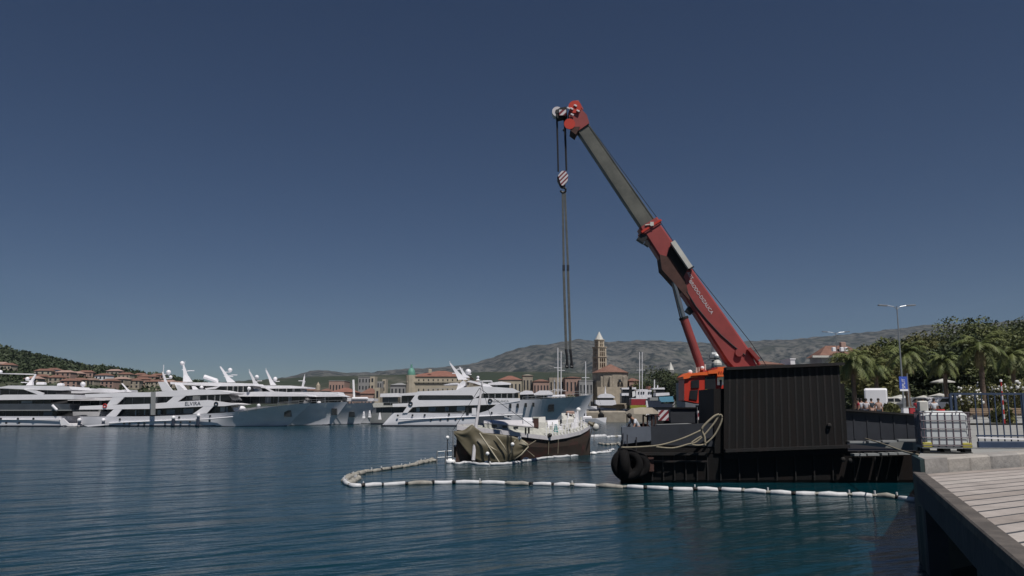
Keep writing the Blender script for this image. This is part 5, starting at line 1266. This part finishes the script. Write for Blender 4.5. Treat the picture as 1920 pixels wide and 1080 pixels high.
def tree_meshes(seed, H, W, leaves=5200, ls=.42, flat=1.0, low=.28):
    rnd=random.Random(seed); tk=MB(); cr=MB()
    tk.tube([(0,0,-.5),(.1,0,H*.25),(.0,.1,H*.5),(0.15,.1,H*.8)],[H*.028,H*.022,H*.016,.05],8)
    cl=[]
    for k in range(11):
        a=k*2.4+rnd.uniform(-.4,.4); z=H*rnd.uniform(low+.1,.88); rr=W*.5*rnd.uniform(.35,.72)*math.sqrt(max(.15,1-abs((z/H)-.55)*1.3)); c=Vector((rr*math.cos(a),rr*math.sin(a),z)); cl.append((c,W*rnd.uniform(.16,.27)))
        tk.tube([(0,0,z*.55),(c.x*.5,c.y*.5,z*.85),tuple(c)],[H*.010,H*.006,.03],5)
    cl.append((Vector((0,0,H*.84)),W*.22)); cl.append((Vector((0,0,H*.58)),W*.30))
    for i in range(leaves):
        c,r=cl[rnd.randrange(len(cl))]; d=Vector((rnd.gauss(0,1),rnd.gauss(0,1),rnd.gauss(0,.8))).normalized()*r*(rnd.random()**.38)
        d.z*=.75*flat; p=c+d
        a=Vector((rnd.gauss(0,1),rnd.gauss(0,1),rnd.gauss(0,.6))).normalized()*ls*rnd.uniform(.5,1.1); b=Vector((rnd.gauss(0,1),rnd.gauss(0,1),rnd.gauss(0,1))).normalized()*ls*rnd.uniform(.4,.9)
        cr.add([p-a*.5-b*.3,p+a*.6,p+b*.7],[(0,1,2)])
    return tk,cr
def make_tree(label, loc, seed, H, W, lm='leaf', grp=None, **kw):
    tk,cr=tree_meshes(seed,H,W,**kw); r_=thing('leafy_tree',label,'tree',loc,grp,rz=seed*1.3)
    obj('trunk',tk,M['trunk'],r_,local=True,smooth=True); obj('crown',cr,M[lm],r_,local=True); return r_
GR='trees behind the promenade'
T=[(1628,108,9,9,'leaf2','olive green bushy tree behind the bushy palm beside the black wall'),
(1665,132,12.0,12,'leaf','dark round tree under the tall street lamp'),
(1722,140,12.8,14,'leaf2','olive green tree right of the tall street lamp'),
(1793,158,17.6,21,'leaf','tallest rounded pine rising above the mountain ridge on the right'),
(1755,122,9,12,'leaf3','shadowy low tree behind the parked cars'),
(1850,150,14.6,17,'leaf2','broad olive tree right of the tallest pine'),
(1905,150,16.0,18,'leaf','dark pine near the right edge with its crown above the ridge'),
(1815,118,11,14,'leaf3','deep green tree behind the tallest palm'),
(1875,125,12.5,15,'leaf','mid green tree above the white flowering bushes'),
(1945,140,16.6,18,'leaf3','dark tree cut by the right edge of the picture'),
(1690,118,8.5,12,'leaf3','deep green low tree behind the blue banner'),
(1590,150,9.5,10,'leaf2','olive tree seen left of the palms in front of the red roofed house'),
(1925,108,10.5,13,'leaf','green tree at the right edge below the dark pine')]
for i,(px,Y,H,W,lm,lab) in enumerate(T): make_tree(lab, base_at(px,Y), 20+i, H, W, lm, GR, leaves=11000 if Y<135 else 14000, ls=.62, low=.12)
# understory hedge: nobody could count its bushes
hd=MB(); rnd=random.Random(77)
for i in range(16000):
    px=rnd.uniform(1560,2050); Y=rnd.uniform(112,128); h=rnd.random()**1.3*4.2*(1+.3*math.sin(px*.05)); p=Vector(((px-960)/FPX*Y,Y,gz(Y)+h))
    a=Vector((rnd.gauss(0,1),rnd.gauss(0,1),rnd.gauss(0,.6))).normalized()*.45; b=Vector((rnd.gauss(0,1),rnd.gauss(0,1),rnd.gauss(0,1))).normalized()*.4
    hd.add([p-a*.5,p+a*.5,p+b],[(0,1,2)])
o=obj('hedge', hd, M['leaf3'], kind='stuff'); tag(o,'dark undergrowth filling the space beneath the promenade trees','undergrowth')
# flowering oleanders
def oleander(label, px, Y, H, W, seed):
    rnd=random.Random(seed); r_=thing('oleander_bush',label,'bush',base_at(px,Y),'white flowering bushes'); lf=MB(); fl=MB(); st=MB()
    for k in range(7): a=k*.9; st.tube([(0,0,-.1),(math.cos(a)*W*.2,math.sin(a)*W*.2,H*.5),(math.cos(a)*W*.32,math.sin(a)*W*.32,H*.8)],[.05,.04,.02],5)
    for i in range(1700):
        d=Vector((rnd.gauss(0,1),rnd.gauss(0,1),rnd.gauss(0,1))).normalized()*(rnd.random()**.4); p=Vector((d.x*W*.5,d.y*W*.5,H*.55+d.z*H*.45))
        a=Vector((rnd.gauss(0,1),rnd.gauss(0,1),rnd.gauss(0,1))).normalized()*.28; b=Vector((rnd.gauss(0,1),rnd.gauss(0,1),rnd.gauss(0,1))).normalized()*.18; lf.add([p-a*.5,p+a*.5,p+b],[(0,1,2)])
        if rnd.random()<.07 and (d.z>-.3):
            q=Vector((d.x*W*.52,d.y*W*.52,H*.55+d.z*H*.47)); fl.ball(q,rnd.uniform(.07,.15),5,4)
    obj('stem',st,M['trunk'],r_,local=True); obj('foliage',lf,M['leaf2'],r_,local=True); o=obj('blossom',fl,M['flower'],r_,local=True); o['kind']='stuff'
for px,Y,H,W,sd_,lab in ((1806,78,3.1,2.6,1,'white flowering bush nearest the left end of the blue fence'),(1840,82,3.5,3.2,2,'white flowering bush behind the tallest palms trunk'),(1878,80,3.2,2.8,3,'white flowering bush behind the striped pole'),(1912,76,3.6,3.2,4,'white flowering bush at the right edge of the picture'),(1862,95,3.0,3.0,5,'paler flowering bush further back between its neighbours')): oleander(lab,px,Y,H,W,sd_)
for px,Y,lab in ((1661,70,'small bush in front of the parked cars right of the seated people'),(1775,62,'yellowish bush between the caged tank and the blue fence'),(1868,60,'low green bush seen through the right half of the blue fence')):
    rnd=random.Random(px); r_=thing('small_bush',lab,'bush',base_at(px,Y)); lf=MB()
    for i in range(420):
        d=Vector((rnd.gauss(0,1),rnd.gauss(0,1),abs(rnd.gauss(0,1)))).normalized()*(rnd.random()**.4); p=Vector((d.x*.8,d.y*.8,d.z*1.5)); a=Vector((rnd.gauss(0,1),rnd.gauss(0,1),rnd.gauss(0,1))).normalized()*.25; lf.add([p-a,p+a,p+Vector((a.y,a.z,a.x))],[(0,1,2)])
    obj('foliage',lf,M['leaf2'],r_,local=True)

# ================================================================ STREET FURNITURE, CARS, PEOPLE
def lamp(label, px, pytop, Y, arm):
    b=base_at(px,Y); t=P(px,pytop,Y); r_=thing('street_lamp',label,'street lamp',b,'double armed street lamps'); H=t.z-b.z; 
    m=MB(); m.tube([(0,0,0),(0,0,H)],[.11,.055],8); obj('pole',m,M['steel'],r_,local=True)
    for s in (-1,1):
        m=MB(); m.tube([(0,0,H-.35),(s*arm*.3,0,H-.05),(s*arm,0,H+.08)],.035,6); a_=obj('arm',m,M['steel'],r_,local=True)
        m=MB(); m.cbox((s*(arm+.35),0,H+.08),(.95,.32,.13),.04,ry=-s*.06); obj('lamp_head',m,M['greypaint'],r_,local=True)
lamp('tall double armed street lamp above the palms',1687,574,82,1.1)
lamp('more distant double armed street lamp above the red roofed house',1569,623,140,1.6)
def car(label, px, Y, mt, rz=0, kind=0, dz=0):
    b=base_at(px,Y)+Vector((0,0,dz)); r_=thing('parked_car' if kind<2 else 'parked_van',label,'car' if kind<2 else 'van',b,rz=rz); L_,W,H=(4.3,1.75,1.47) if kind<2 else (5.2,1.95,2.3)
    if kind<2: prof=[(-2.1,.35),(-2.15,.75),(-2.0,.9),(-1.75,.95),(-1.2,1.40),(-.9,1.46),(.35,1.47),(.7,1.38),(1.25,.98),(1.9,.86),(2.12,.7),(2.15,.35)]
    else: prof=[(-2.6,.4),(-2.62,2.1),(-2.4,2.28),(1.2,2.3),(1.6,2.15),(2.1,1.3),(2.55,1.1),(2.6,.4)]
    m=MB()
    def ring(y,k): return [Vector((x,y,.35+(z-.35)*k if z<1 or kind==2 else .35+(z-.35)*k)) for x,z in prof]
    m.loft([[Vector((x*.98,-W/2,z*.97 if z<1 else z*.97)) for x,z in prof],[Vector((x,-W/2+.12,z)) for x,z in prof],[Vector((x,W/2-.12,z)) for x,z in prof],[Vector((x*.98,W/2,z*.97)) for x,z in prof]],closed=True)
    fixn(obj('body',m,M[mt],r_,local=True))
    for s in (-1,1):
        m=MB(); q=[(-1.15,.98),(-.85,1.34),(-.1,1.36),(-.1,.98)] if kind<2 else [(1.0,1.35),(1.0,2.0),(1.45,2.0),(1.95,1.35)]
        m.prism([Vector((x,s*(W/2+.005),z)) for x,z in q],(0,-s*.03,0)); fixn(obj('side_window',m,M['glass'],r_,local=True))
        if kind<2:
            m=MB(); m.prism([Vector((x,s*(W/2+.005),z)) for x,z in [(0,.98),(0,1.36),(.4,1.36),(.95,.98)]],(0,-s*.03,0)); fixn(obj('side_window',m,M['glass'],r_,local=True))
        for x in (-1.35,1.35):
            m=MB(); m.tube([(x*(L_/4.3),s*(W/2-.2),.32),(x*(L_/4.3),s*(W/2+.01),.32)],.32,14); w_=fixn(obj('wheel',m,M['rubber'],r_,local=True)); m=MB(); m.tube([(x*(L_/4.3),s*(W/2),.32),(x*(L_/4.3),s*(W/2+.02),.32)],.19,10); fixn(obj('rim',m,M['steel'],w_,local=True))
        m=MB(); m.cbox((2.1*(L_/4.3),s*.6,.68),(.1,.3,.14),.03); obj('headlight',m,M['offwhite'],r_,local=True)
    return r_
CAR=[(1637,78,'white',1.13,2,'white van parked behind the seated people at the barges low wall'),
(1664,92,'offwhite',0,0,'off white car right of the white van'),(1686,96,'white',.05,1,'white car parked under the blue banner'),
(1714,90,'greypaint',0,0,'dark grey car between the banner and the shaded palm'),(1730,98,'white',.1,1,'white hatchback left of the caged tank and further back'),(1768,84,'white',-.1,0,'white car with its roof showing above the caged tank'),
(1845,100,'midgrey',0,0,'grey car seen through the blue fence'),(1900,104,'navy',0,1,'dark blue car behind the fence at the right edge')]
for px,Y,mt,rz_,kd,lab in CAR: car(lab,px,Y,mt,rz_,kd,dz=.45)
def parasol(label,px,py,Y,mt='offwhite',r=1.6):
    t=P(px,py,Y); b=base_at(px,Y); root=thing('parasol',label,'parasol',b); H=t.z-b.z; m=MB(); m.tube([(0,0,0),(0,0,H)],.035,6); obj('pole',m,M['steel'],root,local=True)
    m=MB(); m.add([(0,0,H)]+[(r*math.cos(k*math.pi/4),r*math.sin(k*math.pi/4),H-.42) for k in range(8)]+[(r*math.cos(k*math.pi/4),r*math.sin(k*math.pi/4),H-.56) for k in range(8)],[(0,k+1,(k+1)%8+1) for k in range(8)]+[(k+1,k+9,(k+1)%8+9,(k+1)%8+1) for k in range(8)]); obj('canopy',m,M[mt],root,local=True)
for px,py,Y,lab in ((1682,740,98,'off white parasol just left of the blue banners pole'),(1660,744,102,'smaller off white parasol left of the banner'),(1755,737,104,'pale parasol left of the blue fence among the cars'),(1725,741,108,'pale parasol in shade between two palms'),(1762,710,110,'lone white parasol top against the dark trees')): parasol(lab,px,py,Y)
# banner
b=base_at(1697,78); bn_=thing('blue_banner','blue vertical banner with a white foot on a pole beneath the palm','banner',b); zt_=P(1690,706,78).z; zb_=P(1690,733,78).z
m=MB(); m.tube([b,(b.x,b.y,zt_+.3)],.05,6); obj('pole',m,M['steel'],bn_)
m=MB(); m.box((b.x-.42,78,(zt_+zb_)/2),(.78,.05,zt_-zb_)); obj('cloth',m,M['blue_sign'],bn_)
m=MB(); m.box((b.x-.42,77.95,zb_+.08),(.78,.05,.18)); obj('white_foot',m,M['white'],bn_)
writing('banner_print','SPLIT',.42,M['white'],bn_,(b.x-.42,77.94,(zt_+zb_)/2),(0,0,1),(-1,0,0))
# striped pole, signs, white box
b=base_at(1871,58); r_=thing('striped_pole','red and white striped pole rising behind the blue fence','pole',b)
for k in range(9): m=MB(); m.tube([(0,0,k*.33),(0,0,k*.33+.325)],.05,8); obj('band',m,M['hz_white' if k%2 else 'red_ring'],r_,local=True)
m=MB(); m.cbox((0,0,3.05),(.16,.16,.16),.04); obj('cap',m,M['white'],r_,local=True)
for px,Y,mt,lab in ((1688,60,'white','small white cabinet standing among the people by the quay'),(1700,61,'red_cloth','red cabinet beside the small white one')):
    b=base_at(px,Y); r_=thing('cabinet',lab,'cabinet',b); m=MB(); m.cbox((0,0,.55),(.42,.4,1.1),.04); obj('body',m,M[mt],r_,local=True); m=MB(); m.cbox((0,0,1.12),(.46,.44,.05),.01); obj('top',m,M['midgrey'],r_,local=True)
for px,Y,sh_,tr_,lab in ((1602,66,'red_cloth','trousers','person in a red top furthest left behind the barges low wall'),(1608,70,'shirt','trousers','person in a white top beside the red topped one'),(1617,64,'hz_white','navy','person in a pale top under the bushy palm'),(1627,68,'trousers','wall_pink','person in a dark top left of the off white car'),(1640,62,'wall_pink','trousers','person in a pinkish top nearest the middle of the low wall'),(1711,66,'red_cloth','trousers','person in a red top right of the blue banner'),(1722,70,'greypaint','trousers','person in grey just left of the caged tank'),(1743,60,'shirt','trousers','person in white behind the canister on the caged tank')):
    person(lab, stand(), base_at(px,Y), sh_, tr_, 1.0, rz=px*.7)
for px,Y,lab in ((1838,70,'slatted bench seen through the middle of the blue fence'),(1892,72,'slatted bench seen through the right part of the blue fence')):
    r_=thing('park_bench',lab,'bench',base_at(px,Y))
    for k in range(3): m=MB(); m.box((0,-.15+k*.16,.45),(2.4,.12,.04)); obj('seat_slat',m,M['teak'],r_,local=True)
    for k in range(3): m=MB(); m.box((0,.30,.58+k*.15),(2.4,.04,.11)); obj('back_slat',m,M['teak'],r_,local=True)
    for s in (-1,1): m=MB(); m.box((s*.95,.05,.22),(.08,.5,.44)); obj('leg',m,M['greypaint'],r_,local=True)

# ================================================================ TOWN
def building(label, cat, x0, x1, ywall, ybase, Y, depth, wall, roof=None, nx=4, nz=2, name='building', wsize=(.38,.5), over=.35, zb=None):
    a=P(x0,ywall,Y); b=P(x1,ybase,Y); zb=b.z if zb is None else zb; w=b.x-a.x; h=a.z-zb; cx=(a.x+b.x)/2; r_=thing(name,label,cat,(cx,Y+depth/2,zb))
    m=MB(); m.box((cx,Y+depth/2,(a.z+zb)/2-.5),(w,depth,h+1.0)); obj('wall',m,M[wall],r_)
    if roof:
        kind,py,mt=roof; zr=P(x0,py,Y).z; o_=over; q=min(w,depth)*.45 if kind=='hip' else 0
        m=MB(); base=[(a.x-o_,Y-o_,a.z),(b.x+o_,Y-o_,a.z),(b.x+o_,Y+depth+o_,a.z),(a.x-o_,Y+depth+o_,a.z)]
        if kind=='pyr': m.add(base+[(cx,Y+depth/2,zr)],[(0,1,4),(1,2,4),(2,3,4),(3,0,4),(3,2,1,0)])
        elif kind=='flat': m.box((cx,Y+depth/2,a.z+.15),(w+.3,depth+.3,.3))
        else: m.add(base+[(a.x-o_+q,Y+depth/2,zr),(b.x+o_-q,Y+depth/2,zr)],[(0,1,5,4),(1,2,5),(2,3,4,5),(3,0,4),(3,2,1,0)])
        fixn(obj('roof',m,M[mt],r_))
    if nx and nz:
        dx=w/nx; dz=h/nz; me=None
        for j in range(nz):
            for i in range(nx):
                mm=MB(); mm.box((0,0,0),(dx*wsize[0],.12,dz*wsize[1]))
                if me is None: me=mesh('window',mm,M['win'])
                o=bpy.data.objects.new('window',me); COL.objects.link(o); o.parent=r_; o.location=(a.x+dx*(i+.5)-cx,-depth/2-.03,dz*(j+.5))
    return r_
# grand building with green dome
bd1=building('long cream waterfront building with a big terracotta roof and green corner dome','building',763,880,706,742,300,30,'wall_cream',('hip',692,'roof_red'),13,2,wsize=(.22,.45))
c=P(770,706,299); m=MB(); m.tube([c+Vector((0,2,-7)),c+Vector((0,2,.6))],2.0,10); obj('turret',m,M['wall_cream'],bd1); m=MB(); m.ball(c+Vector((0,2,1.0)),1.5,12,8,(1,1,1.55)); dm=obj('dome',m,M['copper'],bd1,smooth=True); m=MB(); m.tube([c+Vector((0,2,3.0)),c+Vector((0,2,4.6))],[.4,.28],8); obj('lantern',m,M['copper'],dm)
p=P(806,697,303); m=MB(); m.cbox(p+Vector((0,1,.3)),(1.2,1.2,1.4),.1); obj('chimney',m,M['wall_cream'],bd1)
m=MB(); a=P(763,716,299.8); b=P(880,716,299.8); m.box(((a.x+b.x)/2,299.7,a.z),(b.x-a.x,.5,.5)); obj('cornice',m,M['wall_cream'],bd1)
B=[(672,695,707,740,420,12,'wall_grey',('flat',0,'wall_grey'),4,5,'grey concrete office block with long window bands left of the green dome'),
(694,702,706,736,415,8,'wall_cream',None,1,5,'narrow pale stair tower attached to the grey office block'),
(717,722.5,711,740,430,8,'wall_cream',None,1,5,'slim pale tower block standing apart right of the grey office block'),
(702,716,715,740,425,12,'wall_grey',None,3,4,'low grey block between the stair tower and the slim tower'),
(617,645,714.5,736,410,14,'wall_pink',('flat',0,'wall_grey'),5,2,'pale block with vertical stripes above an orange roof'),
(620,662,735,748,330,16,'wall_pink',('hip',726,'roof_red'),7,1,'broad house with an orange roof left of the white pole'),
(676,702,738,752,325,14,'wall_pink',('hip',727,'roof_red2'),4,1,'pinkish house with a rusty roof right of the white pole'),
(703,712,727,750,322,9,'wall_cream',None,1,2,'small bright cream house end wall right of the pinkish house'),
(732,760,722,745,345,14,'wall_grey',('hip',717,'wall_grey'),4,2,'low pale grey building left of the green domed building'),
(935,978,712,735,345,18,'wall_cream',('hip',703,'roof_red'),6,2,'house with a bright orange roof right of the central cruisers mast'),
(980,999,704,735,350,12,'wall_stone',('hip',701,'wall_stone'),3,2,'pale stone church front with a small bell gable'),
(1000,1030,715,740,345,14,'wall_pink',('hip',710,'roof_red2'),5,2,'row house with brown walls right of the stone church front'),
(1030,1058,708,740,352,14,'wall_stone',None,4,2,'square pale stone tower house behind the twin sailing masts'),
(1060,1090,708,740,340,14,'wall_pink',('hip',705,'roof_red2'),4,2,'reddish brick house left of the lone grey mast'),
(1086,1112,714,745,335,14,'wall_grey',('flat',0,'wall_grey'),4,2,'grey house between the lone mast and the bell tower'),
(1180,1200,714,745,338,12,'wall_pink',('hip',708,'roof_red2'),3,2,'pink house right of the old stone church'),
(1190,1215,727,746,330,12,'wall_cream',('hip',720,'roof_red'),3,1,'small cream house with a red roof behind the ferry boat'),
(880,905,720,745,330,14,'wall_stone',('hip',713,'roof_red2'),4,1,'old stone house adjoining the long cream building'),
(600,616,733,748,335,10,'wall_stone',('hip',728,'roof_red2'),3,1,'small stone house right of the little minaret like tower'),
(560,590,732,748,360,12,'wall_stone',('hip',726,'roof_red2'),4,1,'old stone house left of the little minaret like tower')]
for (x0,x1,yw,yb,Y,dp,wl_,rf,nx,nz,lab) in B: building(lab,'building',x0,x1,yw,yb,Y,dp,wl_,rf,nx,nz,zb=1.4)
# little tower
c=P(594,731,320); r_=thing('small_tower','little pale tower with a pointed top above the left yachts','tower',(c.x,320,1.4)); 
m=MB(); m.box((c.x,322,(c.z+1.4)/2),(2.2,2.2,c.z-1.4)); obj('shaft',m,M['stone_dark'],r_); m=MB(); m.tube([(c.x,322,c.z),(c.x,322,c.z+1.9)],.85,8); m.tube([(c.x,322,c.z+1.9),(c.x,322,c.z+3.2)],[.7,.05],8); obj('lantern',m,M['stone_pale'],r_)
# bell tower
TY=345; tc=P(1124.5,690,TY); bt_=thing('bell_tower','tall square stone bell tower with open arches and a pale pointed spire','bell tower',(tc.x,TY,1.4)); rzt=R(28)
def tz(py): return P(1124,py,TY).z
def tl_(name,m,mt,par=None): return fixn(obj(name,m,M[mt],par or bt_))
def tbox(m,w,z0,z1): m.box((tc.x,TY,(z0+z1)/2),(w,w,z1-z0),rz=rzt)
m=MB(); tbox(m,4.6,1.4,tz(690)); tl_('base',m,'stone_pale')
for i,(yb_,yt_,w) in enumerate(((690,668.5,4.35),(668.5,650.5,4.2),(650.5,637,3.0))):
    zb_,zt_=tz(yb_),tz(yt_); nn=3 if i<2 else 2
    m=MB(); tbox(m,w+.5,zt_-.35,zt_); tl_('cornice',m,'stone_pale')
    m=MB(); tbox(m,w*.55,zb_,zt_-.3); tl_('core',m,'stone_dark')
    mr=Matrix.Rotation(rzt,3,'Z')
    for sx,sy in ((-1,-1),(1,-1),(1,1),(-1,1)):
        m=MB(); v=mr@Vector((sx*(w/2-.42),sy*(w/2-.42),0)); m.box((tc.x+v.x,TY+v.y,(zb_+zt_-.35)/2),(.84,.84,zt_-.35-zb_),rz=rzt); tl_('corner_pier',m,'stone_pale')
    for f in range(4):
        mf=Matrix.Rotation(rzt+f*math.pi/2,3,'Z')
        for k in range(nn-1):
            off=(k+1)/nn-.5; v=mf@Vector((off*(w-1.0),-(w/2-.15),0)); m=MB(); m.tube([(tc.x+v.x,TY+v.y,zb_),(tc.x+v.x,TY+v.y,zt_-.3)],.2,6); tl_('column',m,'stone_pale')
        v=mf@Vector((0,-(w/2-.18),0)); m=MB(); m.box((tc.x+v.x,TY+v.y,(zb_*.52+zt_*.48)),(w-.8,.3,.35),rz=rzt+f*math.pi/2); tl_('arcade_beam',m,'stone_pale')
        v=mf@Vector((0,-(w/2-.18),0)); m=MB(); m.box((tc.x+v.x,TY+v.y,zt_-.62),(w-.8,.3,.5),rz=rzt+f*math.pi/2); tl_('arcade_beam',m,'stone_pale')
zb_=tz(637); m=MB(); m.tube([(tc.x,TY,zb_),(tc.x,TY,tz(621.5))],[1.9,.06],8); tl_('spire',m,'offwhite')
# octagonal church below
c=P(1148,698,335); ch=thing('old_church','old round stone church with a conical terracotta roof beneath the bell tower','church',(c.x,335,1.4))
m=MB(); m.tube([(c.x,341,0),(c.x,341,c.z)],7.4,12); fixn(obj('wall',m,M['wall_stone'],ch)); m=MB(); m.tube([(c.x,341,c.z),(c.x,341,tz(684))],[8.0,.3],12); fixn(obj('roof',m,M['roof_red2'],ch))
p=P(1162,714,333.5); m=MB(); m.box(p,(1.0,.6,1.2)); obj('window',m,M['win'],ch)
for px in (1128,1145,1170): p=P(px,722,333.2); m=MB(); m.cbox(p,(1.0,1.4,7),.2); obj('pilaster',m,M['wall_stone'],ch)
m=MB(); a=P(1120,737,330); b=P(1185,737,330); m.box(((a.x+b.x)/2,331,a.z-1),(b.x-a.x,2,7)); obj('front_wall',m,M['stone_pale'],ch)
# white spire near the crane
c=P(1258,694,420); r_=thing('white_spire','distant white pointed church spire behind the trees left of the crane','spire',(c.x,420,1.4)); m=MB(); m.box((c.x,420,(c.z+1.4)/2),(2.6,2.6,c.z-1.4)); obj('tower',m,M['wall_grey'],r_); m=MB(); m.tube([(c.x,420,c.z),(c.x,420,P(1258,679,420).z)],[1.7,.05],6); obj('spire',m,M['offwhite'],r_)
# trees by the church
for i,(px,Y,H,W,lab) in enumerate(((1213,318,14,14,'green tree just right of the twin sailing masts by the church'),(1234,312,18,17,'taller green tree between the sailing masts and the crane cab'),(1256,316,17,16,'dark green tree under the white spire'),(1280,310,15,15,'green tree directly left of the crane cab'),(1300,318,14,14,'green tree partly hidden behind the crane cab'),(1330,325,14,15,'green tree behind the crane engine'),(1075,318,7,10,'low green tree by the waterfront left of the lone mast'),(1012,322,6,9,'low green tree by the waterfront below the stone church front'))):
    c=Vector(((px-960)/FPX*Y,Y,1.2)); make_tree(lab,c,60+i,H,W,'leaf3' if i%2 else 'leaf',None,leaves=3600,ls=.95,low=.1)
# houses behind the barge wall
building('long low house with a tiled roof just above the black wall','house',1418,1470,683,700,210,14,'wall_pink',('hip',674,'roof_red2'),5,1,name='house',zb=1.4)
building('small white house at the right end of the long tiled roof above the black wall','house',1482,1492,674,700,215,8,'white',('flat',0,'white'),1,2,name='house',zb=1.4)
hb=building('large red roofed building with a white eave left of the palms','building',1540,1625,668,720,205,8,'wall_grey',('hip',646,'roof_red2'),7,1,zb=2,over=.8,wsize=(.5,.3))
p=P(1580,648,206); m=MB(); m.cbox(p+Vector((0,0,0)),(1.3,1.2,1.8),.1); obj('chimney',m,M['wall_pink'],hb)
for px in (1563,1578,1586): p=P(px,655,203); m=MB(); m.cbox(p,(.8,1.0,1.0),.1); obj('dormer',m,M['white'],hb)
m=MB(); a=P(1523,668.5,203.9); b=P(1630,668.5,203.9); m.box(((a.x+b.x)/2,203.9,a.z),(b.x-a.x,.6,.5)); obj('eave',m,M['offwhite'],hb)
# distant ship mast with radar behind the boom foot
c=P(1338,740,130); sm=thing('ship_mast','dark ship mast with white radar bars behind the foot of the crane boom','ship mast',(c.x,130,0))
m=MB(); m.tube([(c.x,130,0),P(1339,660,130)],[.9,.35],8); m.tube([P(1339,662,130),P(1337,638,130)],[.45,.12],6); obj('mast',m,M['greypaint'],sm)
for x0,x1,py,h,mt in ((1334,1355,662.5,.35,'glow_white'),(1326,1340,672,.15,'greypaint'),(1322,1350,680,.2,'greypaint'),(1330,1358,670,.8,'greypaint'),(1325,1333,660,.12,'greypaint')): m=MB(); a=P(x0,py,129.3); b=P(x1,py,129.3); m.box((a+b)/2,((b-a).length,.5,h)); obj('radar_bar',m,M[mt],sm)
m=MB(); m.ball(P(1345,667.5,129),.4,10,7,(1.1,1,.8)); obj('radar_dome',m,M['glow_white'],sm); m=MB(); m.ball(P(1338.5,637,129.8),.16,8,6); obj('mast_light',m,M['glow_white'],sm); m=MB(); m.ball(P(1345,683,129),.75,10,7); obj('radar_dome',m,M['offwhite'],sm)
m=MB(); m.box((c.x,134,4),(9,7,8)); obj('deckhouse',m,M['greypaint'],sm)
# ---- hillside houses
rnd=random.Random(21); names=['leftmost','second from left','third from left','fourth from left','fifth from left','sixth from left','seventh from left','eighth from left','ninth from left','tenth from left','eleventh from left','twelfth from left','thirteenth from left','fourteenth from left']
rows=[('upper',[(8,692,.9,'white'),(20,695,.8,'wall_cream'),(88,703,1.5,'wall_cream'),(104,702,1.1,'white'),(128,707,1.1,'wall_pink'),(146,705,1.2,'wall_pink'),(166,706,1.1,'wall_pink'),(200,713,1.3,'white'),(219,703,1.1,'wall_stone'),(240,710,1.2,'wall_cream'),(268,708,1.1,'wall_cream'),(282,711,1.3,'wall_pink'),(300,709,.9,'wall_pink')]),
      ('lower',[(70,716,1.2,'wall_stone'),(84,713,1.1,'wall_cream'),(112,717,1.3,'wall_stone'),(138,722,1.3,'wall_pink'),(156,719,1.1,'wall_cream'),(176,718,1.2,'wall_stone'),(212,722,1.2,'wall_pink'),(233,720,1.4,'wall_stone'),(255,722,1.3,'wall_stone'),(272,721,1.2,'wall_pink'),(294,722,1.4,'wall_cream'),(318,722,1.3,'wall_pink'),(340,727,1.2,'wall_stone')])]
cn={'white':'white','wall_cream':'cream','wall_pink':'pinkish','wall_stone':'stone'}
for rn,L_ in rows:
    for i,(px,py,s,wm) in enumerate(L_):
        # distance at which the slope shows at that height
        Y=345
        while Y<690 and 765-(hill_z(px,Y)-CAMH)/Y*FPX > py+7: Y+=5
        w=s*rnd.uniform(6,9)*Y/500; h=rnd.uniform(3.2,5.0)*Y/480; z0=hill_z(px,Y)-1.5; x=(px-960)/FPX*Y; r_=thing('hill_house','%s house, %s in the %s row on the wooded hill'%(cn[wm],names[i],rn),'house',(x,Y,z0),'houses on the wooded hillside',rz=rnd.uniform(-.3,.3))
        rf=rnd.choice(['roof_red2','roof_red2','stone_dark','wall_pink','roof_red2']); m=MB(); m.box((0,0,h/2+.7),(w,7,h+1.4)); obj('wall',m,M[wm],r_,local=True)
        H=h+1.4; q=w*.2; m=MB(); m.add([(-w/2-.4,-3.9,H),(w/2+.4,-3.9,H),(w/2+.4,3.9,H),(-w/2-.4,3.9,H),(-w/2+q,0,H+1.4),(w/2-q,0,H+1.4)],[(0,1,5,4),(1,2,5),(2,3,4,5),(3,0,4),(3,2,1,0)]); obj('roof',m,M[rf],r_,local=True)
        nx=3 if w<14 else 4
        for a_ in range(nx):
            for b_ in range(2): m=MB(); m.box((-w/2+w*(a_+.5)/nx,-3.52,2.4+b_*h*.48),(1.1,.1,1.3)); obj('window',m,M['win'],r_,local=True)

# clipped hedge and road beyond the fence
def hedge(label, px0, px1, Y, h, seed):
    rnd=random.Random(seed); a=(px0-960)/FPX*Y; b=(px1-960)/FPX*Y; c=Vector(((a+b)/2,Y,gz(Y))); r_=thing('clipped_hedge',label,'hedge',c); m=MB()
    for i in range(int((b-a)*140)):
        p=Vector((rnd.uniform(a,b)-c.x,rnd.uniform(-.5,.5),h*rnd.random()**.8)); u=Vector((rnd.gauss(0,1),rnd.gauss(0,1),rnd.gauss(0,1))).normalized()*.16; v=Vector((rnd.gauss(0,1),rnd.gauss(0,1),rnd.gauss(0,1))).normalized()*.14; m.add([p-u,p+u,p+v],[(0,1,2)])
    obj('foliage',m,M['leaf3'],r_,local=True); m=MB(); m.box((0,0,h*.42),(b-a-.3,.7,h*.84)); obj('branches',m,M['trunk'],r_,local=True)
hedge('long low dark hedge beyond the blue fence', 1775, 1990, 86, 1.35, 4)
hedge('low dark hedge behind the people at the barges low wall', 1592, 1740, 110, 1.9, 5)
m=MB(); m.add([(52,90,gz(90)+.012),(180,90,gz(90)+.012),(200,99,gz(99)+.012),(44,99,gz(99)+.012)],[(0,1,2,3)]); obj('road',m,M['asphalt'],kind='structure')
